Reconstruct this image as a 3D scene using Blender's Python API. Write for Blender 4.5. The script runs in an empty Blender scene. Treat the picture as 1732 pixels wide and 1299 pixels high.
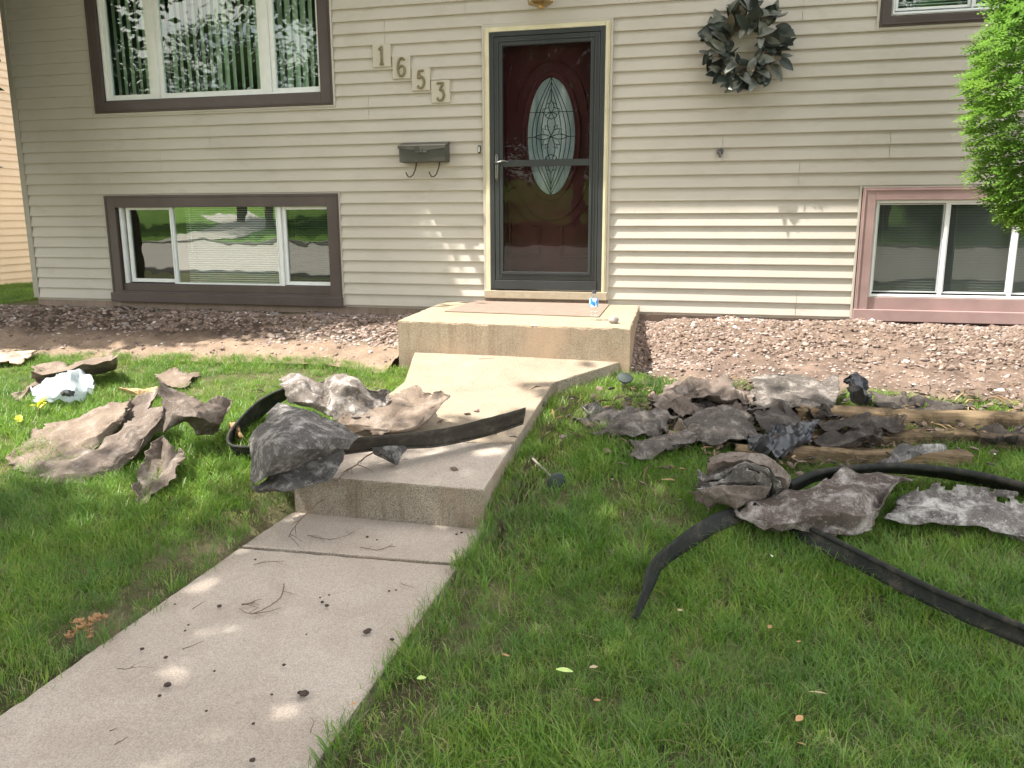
import bpy, bmesh, math, random
import numpy as np
from mathutils import Vector, Matrix, noise as mn
random.seed(7); rng = np.random.default_rng(7)
S = bpy.context.scene
COL = S.collection

# ------------------------------------------------------------ camera, sky, sun, exposure
CAM = np.array([0.0, -6.9631, 0.7983]); YAW, PIT, ROL, FPX = .2467, .2022, -.0035, 1386.0
F_ = np.array([-math.sin(YAW)*math.cos(PIT), math.cos(YAW)*math.cos(PIT), -math.sin(PIT)])
R_ = np.array([math.cos(YAW), math.sin(YAW), 0.0]); U_ = np.cross(R_, F_)
R_, U_ = R_*math.cos(ROL)+U_*math.sin(ROL), -R_*math.sin(ROL)+U_*math.cos(ROL)
cd = bpy.data.cameras.new('camera'); cam = bpy.data.objects.new('camera', cd); COL.objects.link(cam)
cd.sensor_width = 36; cd.lens = 36*FPX/1732; cd.clip_start = .05; cd.clip_end = 600
cam.matrix_world = Matrix(((R_[0], U_[0], -F_[0], CAM[0]), (R_[1], U_[1], -F_[1], CAM[1]), (R_[2], U_[2], -F_[2], CAM[2]), (0, 0, 0, 1)))
S.camera = cam
LIGHT = Vector((2.7, 1.0, -5.2)).normalized()
W = bpy.data.worlds.new('World'); S.world = W; W.use_nodes = True
wn = W.node_tree.nodes; wl = W.node_tree.links
sky = wn.new('ShaderNodeTexSky'); sky.sky_type = 'NISHITA'; sky.sun_disc = False
sky.sun_elevation = math.asin(-LIGHT.z); sky.sun_rotation = math.atan2(-LIGHT.x, -LIGHT.y)
sky.dust_density = 2.0
wn['Background'].inputs[1].default_value = .15
sky.ozone_density = .6
tcw = wn.new('ShaderNodeTexCoord'); mpw = wn.new('ShaderNodeMapping'); mpw.inputs['Scale'].default_value = (1, 1, 2.2); nzw = wn.new('ShaderNodeTexNoise'); nzw.inputs['Scale'].default_value = 2.6; nzw.inputs['Detail'].default_value = 8; nzw.inputs['Roughness'].default_value = .6
crw = wn.new('ShaderNodeValToRGB'); crw.color_ramp.elements[0].position = .38; crw.color_ramp.elements[1].position = .58
mxw = wn.new('ShaderNodeMix'); mxw.data_type = 'RGBA'; mxw.inputs[7].default_value = (8.6, 8.2, 7.6, 1)
wl.new(tcw.outputs['Generated'], mpw.inputs['Vector']); wl.new(mpw.outputs[0], nzw.inputs['Vector']); wl.new(nzw.outputs['Fac'], crw.inputs[0]); wl.new(crw.outputs[0], mxw.inputs[0]); wl.new(sky.outputs[0], mxw.inputs[6])
wl.new(mxw.outputs[2], wn['Background'].inputs[0])
sl = bpy.data.lights.new('sun', 'SUN'); sl.energy = 3.8; sl.angle = math.radians(.55); sl.color = (1, .95, .86)
so = bpy.data.objects.new('sun', sl); COL.objects.link(so); so.rotation_euler = LIGHT.to_track_quat('-Z', 'Y').to_euler()
so.location = (-20, -8, 30)
S.view_settings.view_transform = 'Standard'; S.view_settings.look = 'None'
S.view_settings.exposure = 1.74; S.view_settings.gamma = 1
S.render.engine = 'CYCLES'

# ------------------------------------------------------------ geometry of the place
def px_ray(x, y): return F_ + R_*((x-866)/FPX) + U_*((649.5-y)/FPX)
def project(P):
    P = np.asarray(P, float)-CAM; w = P@F_
    return 866+FPX*(P@R_)/w, 649.5-FPX*(P@U_)/w, w
def ground_z(X, Y):
    return np.interp(Y, [-80, -42, -38, -14, -9, -7, -4.2, -3.5, -3, -2, -1.4, -.5, 0, 1, 4, 30],
                        [2.6, -.35, -.78, -.80, -.72, -.70, -.66, -.58, -.48, -.34, -.25, -.13, -.09, -.08, -.16, -.2])
def slab_z(Y): return float(np.interp(Y, [-3.46, -1.42], [-.45, -.165]))
def slab_right(Y): return float(np.interp(Y, [-3.46, -1.95, -1.42], [-1.02, -.995, -.60]))
def slab_left(Y): return float(np.interp(Y, [-3.46, -2.0, -1.42], [-2.0, -1.96, -2.10]))
def surf(X, Y, m=0):
    if -2.30-m < X < -.60+m and -1.45-m < Y: return .06
    if -3.46-m < Y <= -1.42 and slab_left(Y)-m < X < slab_right(Y)+m: return slab_z(Y)
    if Y <= -3.46 and -2.0-m < X < -1.0+m: return -.65
    return float(ground_z(X, Y))
def place(px, py, h=0, base=None):
    base = base or surf
    d = px_ray(px, py); t = 1.2; last = t
    while t < 40:
        P = CAM+d*t
        if P[2] < base(P[0], P[1])+h:
            a, b = last, t
            for _ in range(14):
                m = (a+b)/2; P = CAM+d*m
                if P[2] < base(P[0], P[1])+h: b = m
                else: a = m
            return Vector(CAM+d*b)
        last = t; t += .03
    return Vector(CAM+d*t)
def gbase(X, Y): return float(ground_z(X, Y))
def sbase(X, Y): return slab_z(Y) if Y > -3.6 else -.47
def on_wall(px, py, Y=0.0):
    d = px_ray(px, py); t = (Y-CAM[1])/d[1]; return Vector((t*d[0], Y, CAM[2]+t*d[2]))

# ------------------------------------------------------------ helpers
def newobj(name, me, mat=None, parent=None, smooth=False):
    o = bpy.data.objects.new(name, me); COL.objects.link(o)
    if mat: 
        if not me.materials: me.materials.append(mat)
    if parent: o.parent = parent
    if smooth: me.shade_smooth()
    return o
def tag(o, label=None, cat=None, group=None, kind=None):
    if label: o['label'] = label
    if cat: o['category'] = cat
    if group: o['group'] = group
    if kind: o['kind'] = kind
    return o
def thing(name, label, cat, loc=(0, 0, 0), group=None):
    o = bpy.data.objects.new(name, None); COL.objects.link(o); o.location = loc; o.empty_display_size = .05
    return tag(o, label, cat, group)
class MB:
    def __init__(s): s.v = []; s.f = []; s.m = []
    def add(s, vs, fs, mi=0):
        b = len(s.v); s.v += [tuple(v) for v in vs]; s.f += [tuple(b+i for i in f) for f in fs]; s.m += [mi]*len(fs)
    def box(s, x0, x1, y0, y1, z0, z1, mi=0):
        s.add([(x0,y0,z0),(x1,y0,z0),(x1,y1,z0),(x0,y1,z0),(x0,y0,z1),(x1,y0,z1),(x1,y1,z1),(x0,y1,z1)],
              [(0,3,2,1),(4,5,6,7),(0,1,5,4),(1,2,6,5),(2,3,7,6),(3,0,4,7)], mi)
    def ring(s, x0, x1, z0, z1, w, y0, y1, mi=0, wb=None):
        wb = w if wb is None else wb
        s.box(x0, x0+w, y0, y1, z0, z1, mi); s.box(x1-w, x1, y0, y1, z0, z1, mi)
        s.box(x0+w, x1-w, y0, y1, z1-w, z1, mi); s.box(x0+w, x1-w, y0, y1, z0, z0+wb, mi)
    def tube(s, pts, r, n=6, mi=0, cap=True):
        pts = [Vector(p) for p in pts]; rr = r if hasattr(r, '__len__') else [r]*len(pts)
        vs = []; fs = []; prev = None
        for i, p in enumerate(pts):
            d = (pts[min(i+1, len(pts)-1)]-pts[max(i-1, 0)]).normalized()
            if prev is None:
                a = d.cross(Vector((0, 0, 1)))
                if a.length < .1: a = d.cross(Vector((1, 0, 0)))
            else: a = prev-d*prev.dot(d)
            a.normalize(); prev = a; b = d.cross(a)
            for k in range(n):
                t = 2*math.pi*k/n; vs.append(p+(a*math.cos(t)+b*math.sin(t))*rr[i])
        for i in range(len(pts)-1):
            for k in range(n): fs.append((i*n+k, i*n+(k+1) % n, (i+1)*n+(k+1) % n, (i+1)*n+k))
        if cap: fs += [tuple(range(n))[::-1], tuple((len(pts)-1)*n+k for k in range(n))]
        s.add(vs, fs, mi)
    def lathe(s, prof, n=20, c=(0, 0, 0), mi=0):
        vs = []; fs = []
        for r, z in prof:
            for k in range(n):
                t = 2*math.pi*k/n; vs.append((c[0]+r*math.cos(t), c[1]+r*math.sin(t), c[2]+z))
        for i in range(len(prof)-1):
            for k in range(n): fs.append((i*n+k, i*n+(k+1) % n, (i+1)*n+(k+1) % n, (i+1)*n+k))
        s.add(vs, fs, mi)
    def prism(s, poly, z0, z1, mi=0):
        n = len(poly); g = lambda z, x, y: z(x, y) if callable(z) else z
        vs = [(x, y, g(z0, x, y)) for x, y in poly]+[(x, y, g(z1, x, y)) for x, y in poly]
        s.add(vs, [tuple(range(n))[::-1], tuple(range(n, 2*n))]+[(i, (i+1) % n, n+(i+1) % n, n+i) for i in range(n)], mi)
    def build(s, name, mat, parent=None, smooth=False, bevel=0):
        me = bpy.data.meshes.new(name); me.from_pydata(s.v, [], s.f)
        mats = mat if isinstance(mat, (list, tuple)) else [mat]
        for m in mats: me.materials.append(m)
        if len(mats) > 1: me.polygons.foreach_set('material_index', s.m)
        o = newobj(name, me, None, parent)
        if smooth: me.shade_smooth()
        if bevel:
            b = o.modifiers.new('bevel', 'BEVEL'); b.width = bevel; b.segments = 2; b.limit_method = 'ANGLE'
        return o
def clone(o, parent=None):
    c = o.copy(); COL.objects.link(c); c.parent = parent
    for ch in o.children: clone(ch, c)
    return c

# ------------------------------------------------------------ materials
class M:
    def __init__(s, name):
        s.mat = bpy.data.materials.new(name); s.mat.use_nodes = True
        s.nt = s.mat.node_tree; s.N = s.nt.nodes; s.L = s.nt.links; s.b = s.N['Principled BSDF']
    def n(s, t, **kw):
        nd = s.N.new(t)
        for k, v in kw.items():
            if k.startswith('_'): nd.inputs[k[1:].replace('_', ' ')].default_value = v
            else: setattr(nd, k, v)
        return nd
    def coord(s, scale=(1, 1, 1), obj=False):
        tc = s.n('ShaderNodeTexCoord') if obj else s.n('ShaderNodeNewGeometry')
        mp = s.n('ShaderNodeMapping'); mp.inputs['Scale'].default_value = scale
        s.L.new(tc.outputs['Object' if obj else 'Position'], mp.inputs['Vector']); return mp.outputs[0]
    def noise(s, scale, detail=4, rough=.6, stretch=(1, 1, 1), dist=0, obj=False):
        nz = s.n('ShaderNodeTexNoise'); nz.inputs['Scale'].default_value = scale; nz.inputs['Detail'].default_value = detail
        nz.inputs['Roughness'].default_value = rough; nz.inputs['Distortion'].default_value = dist
        s.L.new(s.coord(stretch, obj), nz.inputs['Vector']); return nz.outputs['Fac']
    def ramp(s, src, stops):
        r = s.n('ShaderNodeValToRGB'); e = r.color_ramp.elements
        while len(e) < len(stops): e.new(.5)
        for i, (p, c) in enumerate(stops):
            e[i].position = p; e[i].color = (*c, 1) if len(c) == 3 else c
        s.L.new(src, r.inputs[0]); return r.outputs[0]
    def mix(s, fac, a, b, mode='MIX'):
        m = s.n('ShaderNodeMix'); m.data_type = 'RGBA'; m.blend_type = mode
        for i, v in ((0, fac), (6, a), (7, b)):
            if isinstance(v, bpy.types.NodeSocket): s.L.new(v, m.inputs[i])
            elif i == 0: m.inputs[0].default_value = v
            else: m.inputs[i].default_value = (*v, 1)
        return m.outputs[2]
    def col(s, c):
        if isinstance(c, bpy.types.NodeSocket): s.L.new(c, s.b.inputs['Base Color'])
        else: s.b.inputs['Base Color'].default_value = (*c, 1)
    def bump(s, src, st=.3, dist=.01):
        b = s.n('ShaderNodeBump'); b.inputs['Strength'].default_value = st; b.inputs['Distance'].default_value = dist
        s.L.new(src, b.inputs['Height']); s.L.new(b.outputs[0], s.b.inputs['Normal']); return b
    def set(s, **kw):
        for k, v in kw.items(): s.b.inputs[k.replace('_', ' ')].default_value = v
        return s
def simple(name, c, rough=.6, var=.12, nscale=20, metal=0, bump=0, spec=.5, bs=None):
    m = M(name); c2 = tuple(x*(1-var) for x in c); c3 = tuple(min(1, x*(1+var)) for x in c)
    m.col(m.ramp(m.noise(nscale), [(.3, c2), (.7, c3)])); m.set(Roughness=rough, Metallic=metal, Specular_IOR_Level=spec)
    if bump: m.bump(m.noise(bs or nscale*4), bump, .004)
    return m.mat
# siding: cream vinyl with faint grain and washed grime
m = M('cream vinyl siding')
base = m.ramp(m.noise(1.1, 3, .5), [(.3, (.44, .405, .355)), (.7, (.49, .455, .40))])
grime = m.ramp(m.noise(2.4, 6, .7, (1, 1, 2.2)), [(.52, (0, 0, 0)), (.75, (1, 1, 1))])
c = m.mix(m.n('ShaderNodeMath').outputs[0], base, (.45, .41, .32)) if False else m.mix(grime, base, (.40, .365, .31))
spots = m.ramp(m.noise(38, 2, .5), [(.76, (0, 0, 0)), (.80, (1, 1, 1))])
c = m.mix(spots, c, (.33, .29, .23))
m.col(c); m.set(Roughness=.48, Specular_IOR_Level=.35); m.bump(m.noise(9, 5, .7, (1, 1, 22)), .12, .004)
SIDING = m.mat
NEIGH = simple('peach vinyl siding', (.86, .70, .52), .55, .05, 2)
CORNER = simple('taupe corner trim', (.34, .315, .265), .5, .06, 3)
m = M('brown aluminium wrap')
c = m.ramp(m.noise(3.5, 5, .65), [(.35, (.058, .041, .039)), (.68, (.080, .057, .054))])
ch = m.ramp(m.noise(26, 4, .75, (1, 1, .6)), [(.70, (0, 0, 0)), (.74, (1, 1, 1))])
m.col(m.mix(ch, c, (.24, .20, .19))); m.set(Roughness=.42); m.bump(m.noise(14, 3), .08, .004); BROWN = m.mat
BROWN_LIT = simple('sunlit brown wrap', (.30, .20, .19), .5, .14, 5)  # brown wrap again, with sunlight on the lower right casing put into its colour
VINYL = simple('white vinyl frame', (.74, .76, .76), .35, .05, 6)
ALU = simple('grey aluminium sash', (.46, .48, .49), .35, .06, 8, .3)
BRICKMOULD = simple('cream painted brickmould', (.58, .53, .37), .55, .10, 7, bump=.1)
CHAR = simple('charcoal storm door paint', (.028, .032, .034), .38, .15, 4)
RED = simple('dark maroon fibreglass door', (.11, .021, .021), .7, .18, 9, bump=.15, bs=40)
LEAD = simple('dark lead came', (.035, .038, .038), .4)
BLACKM = simple('black metal', (.018, .018, .018), .4)
PEWTER = simple('pewter handle', (.13, .13, .125), .3, .1, 10, .8)
MAILM = simple('olive bronze painted steel', (.050, .049, .040), .42, .12, 9)
BRASS = simple('old brass', (.42, .29, .12), .28, .2, 12, .9)
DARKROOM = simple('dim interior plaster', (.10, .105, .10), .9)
m = M('frosted oval glass')
c = m.ramp(m.noise(5, 3, .5, (2.2, 1, .35)), [(.38, (.34, .43, .42)), (.5, (.52, .61, .59)), (.62, (.78, .85, .82))])
m.col(c); m.set(Roughness=.12); m.bump(m.noise(60), .15, .003); FROST = m.mat
def glass(name, refl, tint=(1, 1, 1), wav=.02):
    m = M(name); m.N.remove(m.b); out = m.N['Material Output']
    tr = m.n('ShaderNodeBsdfTransparent'); tr.inputs[0].default_value = (*tint, 1)
    gl = m.n('ShaderNodeBsdfGlossy'); gl.inputs['Roughness'].default_value = 0; gl.inputs['Color'].default_value = (.93, 1, .98, 1)
    lw = m.n('ShaderNodeFresnel'); lw.inputs['IOR'].default_value = 1.5
    ad = m.n('ShaderNodeMath', operation='ADD'); ad.inputs[1].default_value = refl; m.L.new(lw.outputs[0], ad.inputs[0])
    bf = m.n('ShaderNodeNewGeometry'); iv = m.n('ShaderNodeMath', operation='SUBTRACT'); iv.inputs[0].default_value = 1; m.L.new(bf.outputs['Backfacing'], iv.inputs[1])
    ml = m.n('ShaderNodeMath', operation='MULTIPLY'); m.L.new(ad.outputs[0], ml.inputs[0]); m.L.new(iv.outputs[0], ml.inputs[1]); ad = ml
    b = m.n('ShaderNodeBump'); b.inputs['Strength'].default_value = wav; b.inputs['Distance'].default_value = .05
    m.L.new(m.noise(2.6, 2, .5), b.inputs['Height']); m.L.new(b.outputs[0], gl.inputs['Normal'])
    mx = m.n('ShaderNodeMixShader'); m.L.new(ad.outputs[0], mx.inputs[0]); m.L.new(tr.outputs[0], mx.inputs[1]); m.L.new(gl.outputs[0], mx.inputs[2])
    m.L.new(mx.outputs[0], out.inputs[0]); return m.mat
GLASS = glass('window glass', .05, (.82, .9, .88)); GLASS_REF = glass('reflective window glass', .15, (.80, .86, .84), .02); GLASS_SCR = glass('screened pane glass', .0, (.60, .62, .62), .02); GLASS_DIM = glass('screened window glass', .05, (.45, .52, .50), .03)
STORMG = glass('storm door glass', -.022, (.72, .74, .75), .02)
def concrete(name, a, b, c, stain=.5, speck=.5, streak=False):
    m = M(name)
    big = m.ramp(m.noise(1.6, 6, .65), [(.3, a), (.7, b)])
    st = m.ramp(m.noise(3.1, 5, .7, dist=.6), [(.48, (0, 0, 0)), (.72, (stain,)*3)])
    k = m.mix(st, big, c)
    v = m.n('ShaderNodeTexVoronoi'); v.inputs['Scale'].default_value = 260; m.L.new(m.coord(), v.inputs['Vector'])
    sp = m.ramp(v.outputs['Color'], [(.25, (1-speck*.55,)*3), (.5, (1, 1, 1)), (.85, (1+speck*.35,)*3)])
    k = m.mix(1.0, k, sp, 'MULTIPLY')
    fine = m.ramp(m.noise(330, 2, .6), [(.35, (.78,)*3), (.62, (1.1,)*3)]); k = m.mix(.7, k, fine, 'MULTIPLY')
    pit = m.ramp(m.noise(60, 3, .6), [(.68, (0, 0, 0)), (.74, (.55,)*3)]); k = m.mix(pit, k, tuple(x*.45 for x in c))
    if streak:
        sv = m.ramp(m.noise(7, 5, .7, (1.6, 1.6, .16)), [(.5, (0, 0, 0)), (.68, (.75,)*3)]); k = m.mix(sv, k, tuple(x*.62 for x in c))
        pt = m.ramp(m.noise(2.2, 3, .5), [(.5, (0, 0, 0)), (.66, (.5,)*3)]); k = m.mix(pt, k, tuple(min(1, x*1.5) for x in c))
    m.col(k); m.set(Roughness=.9, Specular_IOR_Level=.25)
    bm_ = m.n('ShaderNodeMath', operation='ADD'); m.L.new(m.noise(150, 4, .7), bm_.inputs[0]); m.L.new(m.noise(26, 4, .6), bm_.inputs[1])
    m.bump(bm_.outputs[0], .45, .006); return m.mat
WALKC = concrete('walkway concrete', (.375, .32, .265), (.46, .40, .34), (.34, .27, .22), .55, .36)
SLABC = concrete('upper slab concrete', (.245, .20, .148), (.315, .262, .195), (.215, .158, .118), .65, .4)
PORCHC = concrete('stoop concrete', (.285, .24, .168), (.35, .30, .213), (.24, .19, .13), .6, .35)
FACEC = concrete('weathered riser concrete', (.235, .205, .165), (.31, .27, .215), (.22, .165, .115), .6, .8, True)
PFACEC = concrete('stoop face concrete', (.27, .22, .16), (.335, .275, .20), (.29, .205, .14), .65, .5, True)
FOUND = concrete('foundation concrete', (.27, .21, .17), (.34, .27, .215), (.25, .18, .15), .6, .3, True)
m = M('soil')
c = m.ramp(m.noise(4.5, 6, .7), [(.3, (.085, .06, .048)), (.5, (.165, .12, .096)), (.72, (.28, .205, .16))])
c = m.mix(.5, c, m.ramp(m.noise(70, 4, .8), [(.3, (.45,)*3), (.65, (1.35,)*3)]), 'MULTIPLY')
m.col(c); m.set(Roughness=1, Specular_IOR_Level=.1); m.bump(m.noise(90, 5, .8), .9, .012); SOIL = m.mat
m = M('shade darkened soil')
c = m.ramp(m.noise(4.5, 6, .7), [(.3, (.05, .036, .028)), (.5, (.10, .075, .058)), (.72, (.17, .13, .10))])  # shade along the wall painted as darker soil; the sandy front strip is real
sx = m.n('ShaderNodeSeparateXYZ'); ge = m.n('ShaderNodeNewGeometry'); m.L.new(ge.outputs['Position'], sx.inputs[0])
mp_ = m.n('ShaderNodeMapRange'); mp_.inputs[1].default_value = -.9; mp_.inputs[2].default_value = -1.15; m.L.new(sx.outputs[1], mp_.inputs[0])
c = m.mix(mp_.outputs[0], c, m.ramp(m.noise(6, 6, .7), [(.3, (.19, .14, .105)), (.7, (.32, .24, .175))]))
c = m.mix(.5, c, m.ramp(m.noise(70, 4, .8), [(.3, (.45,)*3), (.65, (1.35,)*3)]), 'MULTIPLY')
m.col(c); m.set(Roughness=1, Specular_IOR_Level=.1); m.bump(m.noise(90, 5, .8), .9, .012); SOIL_SHADE = m.mat
m = M('turf soil')
c = m.ramp(m.noise(2.4, 6, .65), [(.32, (.07, .085, .03)), (.52, (.12, .115, .06)), (.70, (.24, .195, .13))])
c = m.mix(.6, c, m.ramp(m.noise(45, 4, .8), [(.3, (.5,)*3), (.65, (1.3,)*3)]), 'MULTIPLY')
m.col(c); m.set(Roughness=1, Specular_IOR_Level=.1); m.bump(m.noise(60, 5, .8), .9, .02); TURF = m.mat
m = M('far lawn')
m.col(m.ramp(m.noise(1.1, 6, .7), [(.3, (.08, .16, .03)), (.7, (.17, .26, .05))])); m.set(Roughness=1, Specular_IOR_Level=.1); FARLAWN = m.mat
ROADM = simple('pale road', (.45, .40, .34), .9, .1, 1.5, bump=.2)
def blade_mat(name, cols, trans=.35):
    m = M(name); oi = m.n('ShaderNodeObjectInfo')
    r1 = m.ramp(oi.outputs['Random'], [(i/(len(cols)-1), c) for i, c in enumerate(cols)])
    pn = m.ramp(m.noise(1.3, 4, .6), [(.32, (.78, .80, .9)), (.7, (1.22, 1.12, .9))])
    c = m.mix(1, r1, pn, 'MULTIPLY')
    pn2 = m.ramp(m.noise(4.5, 3, .6), [(.60, (0, 0, 0)), (.78, (.4,)*3)]); c = m.mix(pn2, c, (.20, .19, .085))
    m.col(c); m.set(Roughness=.42, Specular_IOR_Level=.5)
    t = m.n('ShaderNodeBsdfTranslucent'); m.L.new(c, t.inputs[0]); mx = m.n('ShaderNodeMixShader'); mx.inputs[0].default_value = trans
    m.L.new(m.b.outputs[0], mx.inputs[1]); m.L.new(t.outputs[0], mx.inputs[2]); m.L.new(mx.outputs[0], m.N['Material Output'].inputs[0]); return m.mat
GRASSM = blade_mat('grass blades', [(.09, .205, .03), (.125, .27, .036), (.16, .32, .043), (.25, .365, .065), (.10, .24, .045)], .45)
STRAWM = blade_mat('dry grass blades', [(.36, .29, .16), (.25, .21, .10), (.42, .36, .22)], .2)
LEAFM = blade_mat('tree leaves', [(.035, .075, .018), (.055, .11, .022), (.08, .14, .03)], .3)
CEDARM = blade_mat('cedar sprays', [(.07, .16, .03), (.13, .27, .045), (.19, .36, .065), (.32, .43, .10)], .45)
BARK = simple('bark', (.12, .09, .065), .95, .3, 8, bump=.6)
STONES = [simple('pinkish stone', (.27, .20, .175), .8, .18, 30, bump=.2), simple('grey stone', (.25, .22, .205), .8, .18, 30, bump=.2),
          simple('tan stone', (.33, .26, .215), .8, .15, 30, bump=.2), simple('dark stone', (.19, .15, .13), .8, .2, 30, bump=.2)]
CLOD = simple('soil clod', (.165, .118, .092), 1, .3, 40, bump=.6)
PALE = simple('pale pebble', (.66, .62, .57), .75, .1, 30, bump=.2)
def fabric(name, a, b, pale, amt=.5, sc=5):
    m = M(name)
    c = m.ramp(m.noise(sc, 6, .7), [(.3, a), (.7, b)])
    bl = m.ramp(m.noise(sc*1.6, 9, .72, dist=.35), [(.50, (0, 0, 0)), (.70, (amt,)*3)]); c = m.mix(bl, c, pale)
    fl = m.ramp(m.noise(42, 8, .85), [(.55, (0, 0, 0)), (.66, (amt*.8,)*3)]); c = m.mix(fl, c, pale)
    dk = m.ramp(m.noise(17, 6, .8), [(.56, (0, 0, 0)), (.7, (.7,)*3)]); c = m.mix(dk, c, tuple(x*.4 for x in a))
    fib = m.ramp(m.noise(240, 2, .6, (1, .25, 1)), [(.3, (.7,)*3), (.7, (1.25,)*3)]); c = m.mix(.75, c, fib, 'MULTIPLY')
    m.col(c); m.set(Roughness=.9, Specular_IOR_Level=.15)
    ad = m.n('ShaderNodeMath', operation='ADD'); m.L.new(m.noise(130, 4, .8), ad.inputs[0]); m.L.new(m.noise(22, 5, .7), ad.inputs[1])
    m.bump(ad.outputs[0], .5, .006); return m.mat
FAB_TAN = fabric('tan landscape fabric', (.12, .09, .07), (.21, .165, .13), (.36, .305, .26), .6)
FAB_BRN = fabric('brown landscape fabric', (.085, .067, .056), (.165, .132, .111), (.38, .335, .30), .6)
FAB_GRY = fabric('grey landscape fabric', (.06, .056, .053), (.12, .112, .107), (.46, .435, .41), .85, 7)
FAB_SPK = fabric('speckled brown fabric', (.055, .043, .037), (.125, .10, .086), (.54, .50, .47), .75, 4.5)
FAB_WHT = fabric('white streaked fabric', (.05, .045, .042), (.17, .152, .14), (.56, .54, .51), .95, 5)
FAB_GRD = fabric('dark grey pile fabric', (.055, .048, .043), (.12, .105, .094), (.36, .325, .295), .7, 7)
FAB_PALE = fabric('mud crusted fabric', (.07, .058, .05), (.20, .172, .152), (.60, .56, .52), .95, 6)
FAB_DRK = fabric('dark wet fabric', (.032, .028, .025), (.08, .068, .06), (.22, .195, .175), .5)
def plastic(name, a, rough=.4, dirt=(.2, .17, .14), amt=.5):
    m = M(name); d = m.ramp(m.noise(11, 6, .75), [(.48, (0, 0, 0)), (.7, (amt,)*3)]); m.col(m.mix(d, a, dirt))
    m.set(Roughness=rough, Specular_IOR_Level=(.25 if rough > .45 else .5)); m.bump(m.noise(30, 5, .7), .3, .004); return m.mat
EDGE = plastic('black plastic edging', (.014, .016, .014), .72, (.075, .062, .048), .8)
EDGE_T = plastic('dusty brown edging', (.045, .040, .034), .75, (.125, .108, .088), .7)
FILM = plastic('black plastic film', (.022, .024, .028), .28, (.10, .10, .11), .5)
m = M('white plastic bag'); m.col((.60, .66, .70)); m.set(Roughness=.3); t = m.n('ShaderNodeBsdfTranslucent'); t.inputs[0].default_value = (.8, .86, .9, 1)
mx = m.n('ShaderNodeMixShader'); mx.inputs[0].default_value = .4; m.L.new(m.b.outputs[0], mx.inputs[1]); m.L.new(t.outputs[0], mx.inputs[2])
tt = m.n('ShaderNodeBsdfTransparent'); mx2 = m.n('ShaderNodeMixShader'); mx2.inputs[0].default_value = .34
m.L.new(mx.outputs[0], mx2.inputs[1]); m.L.new(tt.outputs[0], mx2.inputs[2]); m.L.new(mx2.outputs[0], m.N['Material Output'].inputs[0]); BAG = m.mat
def wood(name, a, b, st=(.6, 14, 14)):
    m = M(name); c = m.ramp(m.noise(4, 6, .75, st), [(.3, a), (.68, b)]); c = m.mix(m.ramp(m.noise(3.5, 8, .75), [(.46, (0, 0, 0)), (.58, (.9,)*3)]), c, tuple(x*.45 for x in a))
    m.col(c); m.set(Roughness=.9, Specular_IOR_Level=.2); m.bump(m.noise(8, 6, .8, st), .7, .01); return m.mat
TIMBER = wood('old treated timber', (.085, .06, .036), (.27, .195, .115)); TIMBER_D = wood('rotten dark timber', (.07, .05, .035), (.17, .125, .085))
CHIP = wood('orange wood chip', (.38, .24, .12), (.60, .43, .26), (4, 4, 4)); BOARD = wood('pinkish old board', (.42, .30, .24), (.60, .47, .38))
TWIG = simple('twig bark', (.15, .105, .08), .9, .3, 40); POD = simple('dark seed pod', (.045, .03, .022), .9, .3, 60, bump=.5)
MATM = simple('faded door mat', (.215, .16, .125), .95, .12, 12, bump=.6, bs=260)

# ------------------------------------------------------------ ground, road, paths
def sheet_grid(xs, ys, zf):
    vs = [(x, y, zf(x, y)) for y in ys for x in xs]; n = len(xs)
    return vs, [(j*n+i, j*n+i+1, (j+1)*n+i+1, (j+1)*n+i) for j in range(len(ys)-1) for i in range(n-1)]
def nz(x, y, s, z=0): return mn.noise(Vector((x*s, y*s, z)))
b = MB()
xs = [-150, -60, -30, -16]+list(np.arange(-11, 7, .25))+[12, 30, 60, 150]
ys = [-150, -80, -60, -50, -42]+list(np.arange(-38, -9, 1.0))+list(np.arange(-9, 8, .25))+[12, 20, 60, 150]
def gz(x, y):
    z = float(ground_z(x, y)); 
    if -6.9 < x < -.0 and -1.6 < y < -.0: z -= .05
    if -.6 < x < 6 and -1.9 < y < 0: z -= .05
    if -2.2 < x < -.8 and -3.7 < y: z -= .25
    elif -2.1 < x < -.9 and y < -3.4: z -= .06
    if y < -14 and y > -38: z -= .08
    return z + (.015*nz(x, y, .9) if y > -9 else 0) + (0 if abs(x) < 12 else .0)
v, f = sheet_grid(xs, ys, gz); b.add(v, f); g = b.build('ground', TURF, smooth=True); tag(g, kind='structure')
b = MB(); v, f = sheet_grid([-150, -60, -30, -12, 0, 12, 40, 150], list(np.linspace(-38, -14.2, 5)), lambda x, y: -.80); b.add(v, f); tag(b.build('road', ROADM), kind='structure')
b = MB(); b.box(-150, 150, -14.2, -14.0, -1, -.70); b.box(-150, 150, -38.2, -38, -1, -.66); tag(b.build('kerb', concrete('kerb concrete', (.35, .32, .28), (.42, .38, .34), (.3, .26, .22)), bevel=.02), kind='structure')
b = MB(); v, f = sheet_grid([-150, -80, -40, -20, 0, 20, 60, 150], [-150, -80, -60, -50, -42, -40, -38.2], lambda x, y: float(ground_z(x, y))+.03+(0 if y > -61 else 2)); b.add(v, f)
tag(b.build('far_lawn', FARLAWN, smooth=True), kind='structure')
b = MB(); pts = [(-33, -38.25), (-32, -42), (-35, -50), (-42, -58), (-52, -70)]
vv = []
for x, y in pts: vv += [(x-2.3, y, float(ground_z(x, y))+.06), (x+2.3, y, float(ground_z(x, y))+.06)]
b.add(vv, [(2*i, 2*i+1, 2*i+3, 2*i+2) for i in range(4)]); tag(b.build('driveway', ROADM), kind='structure')

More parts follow.
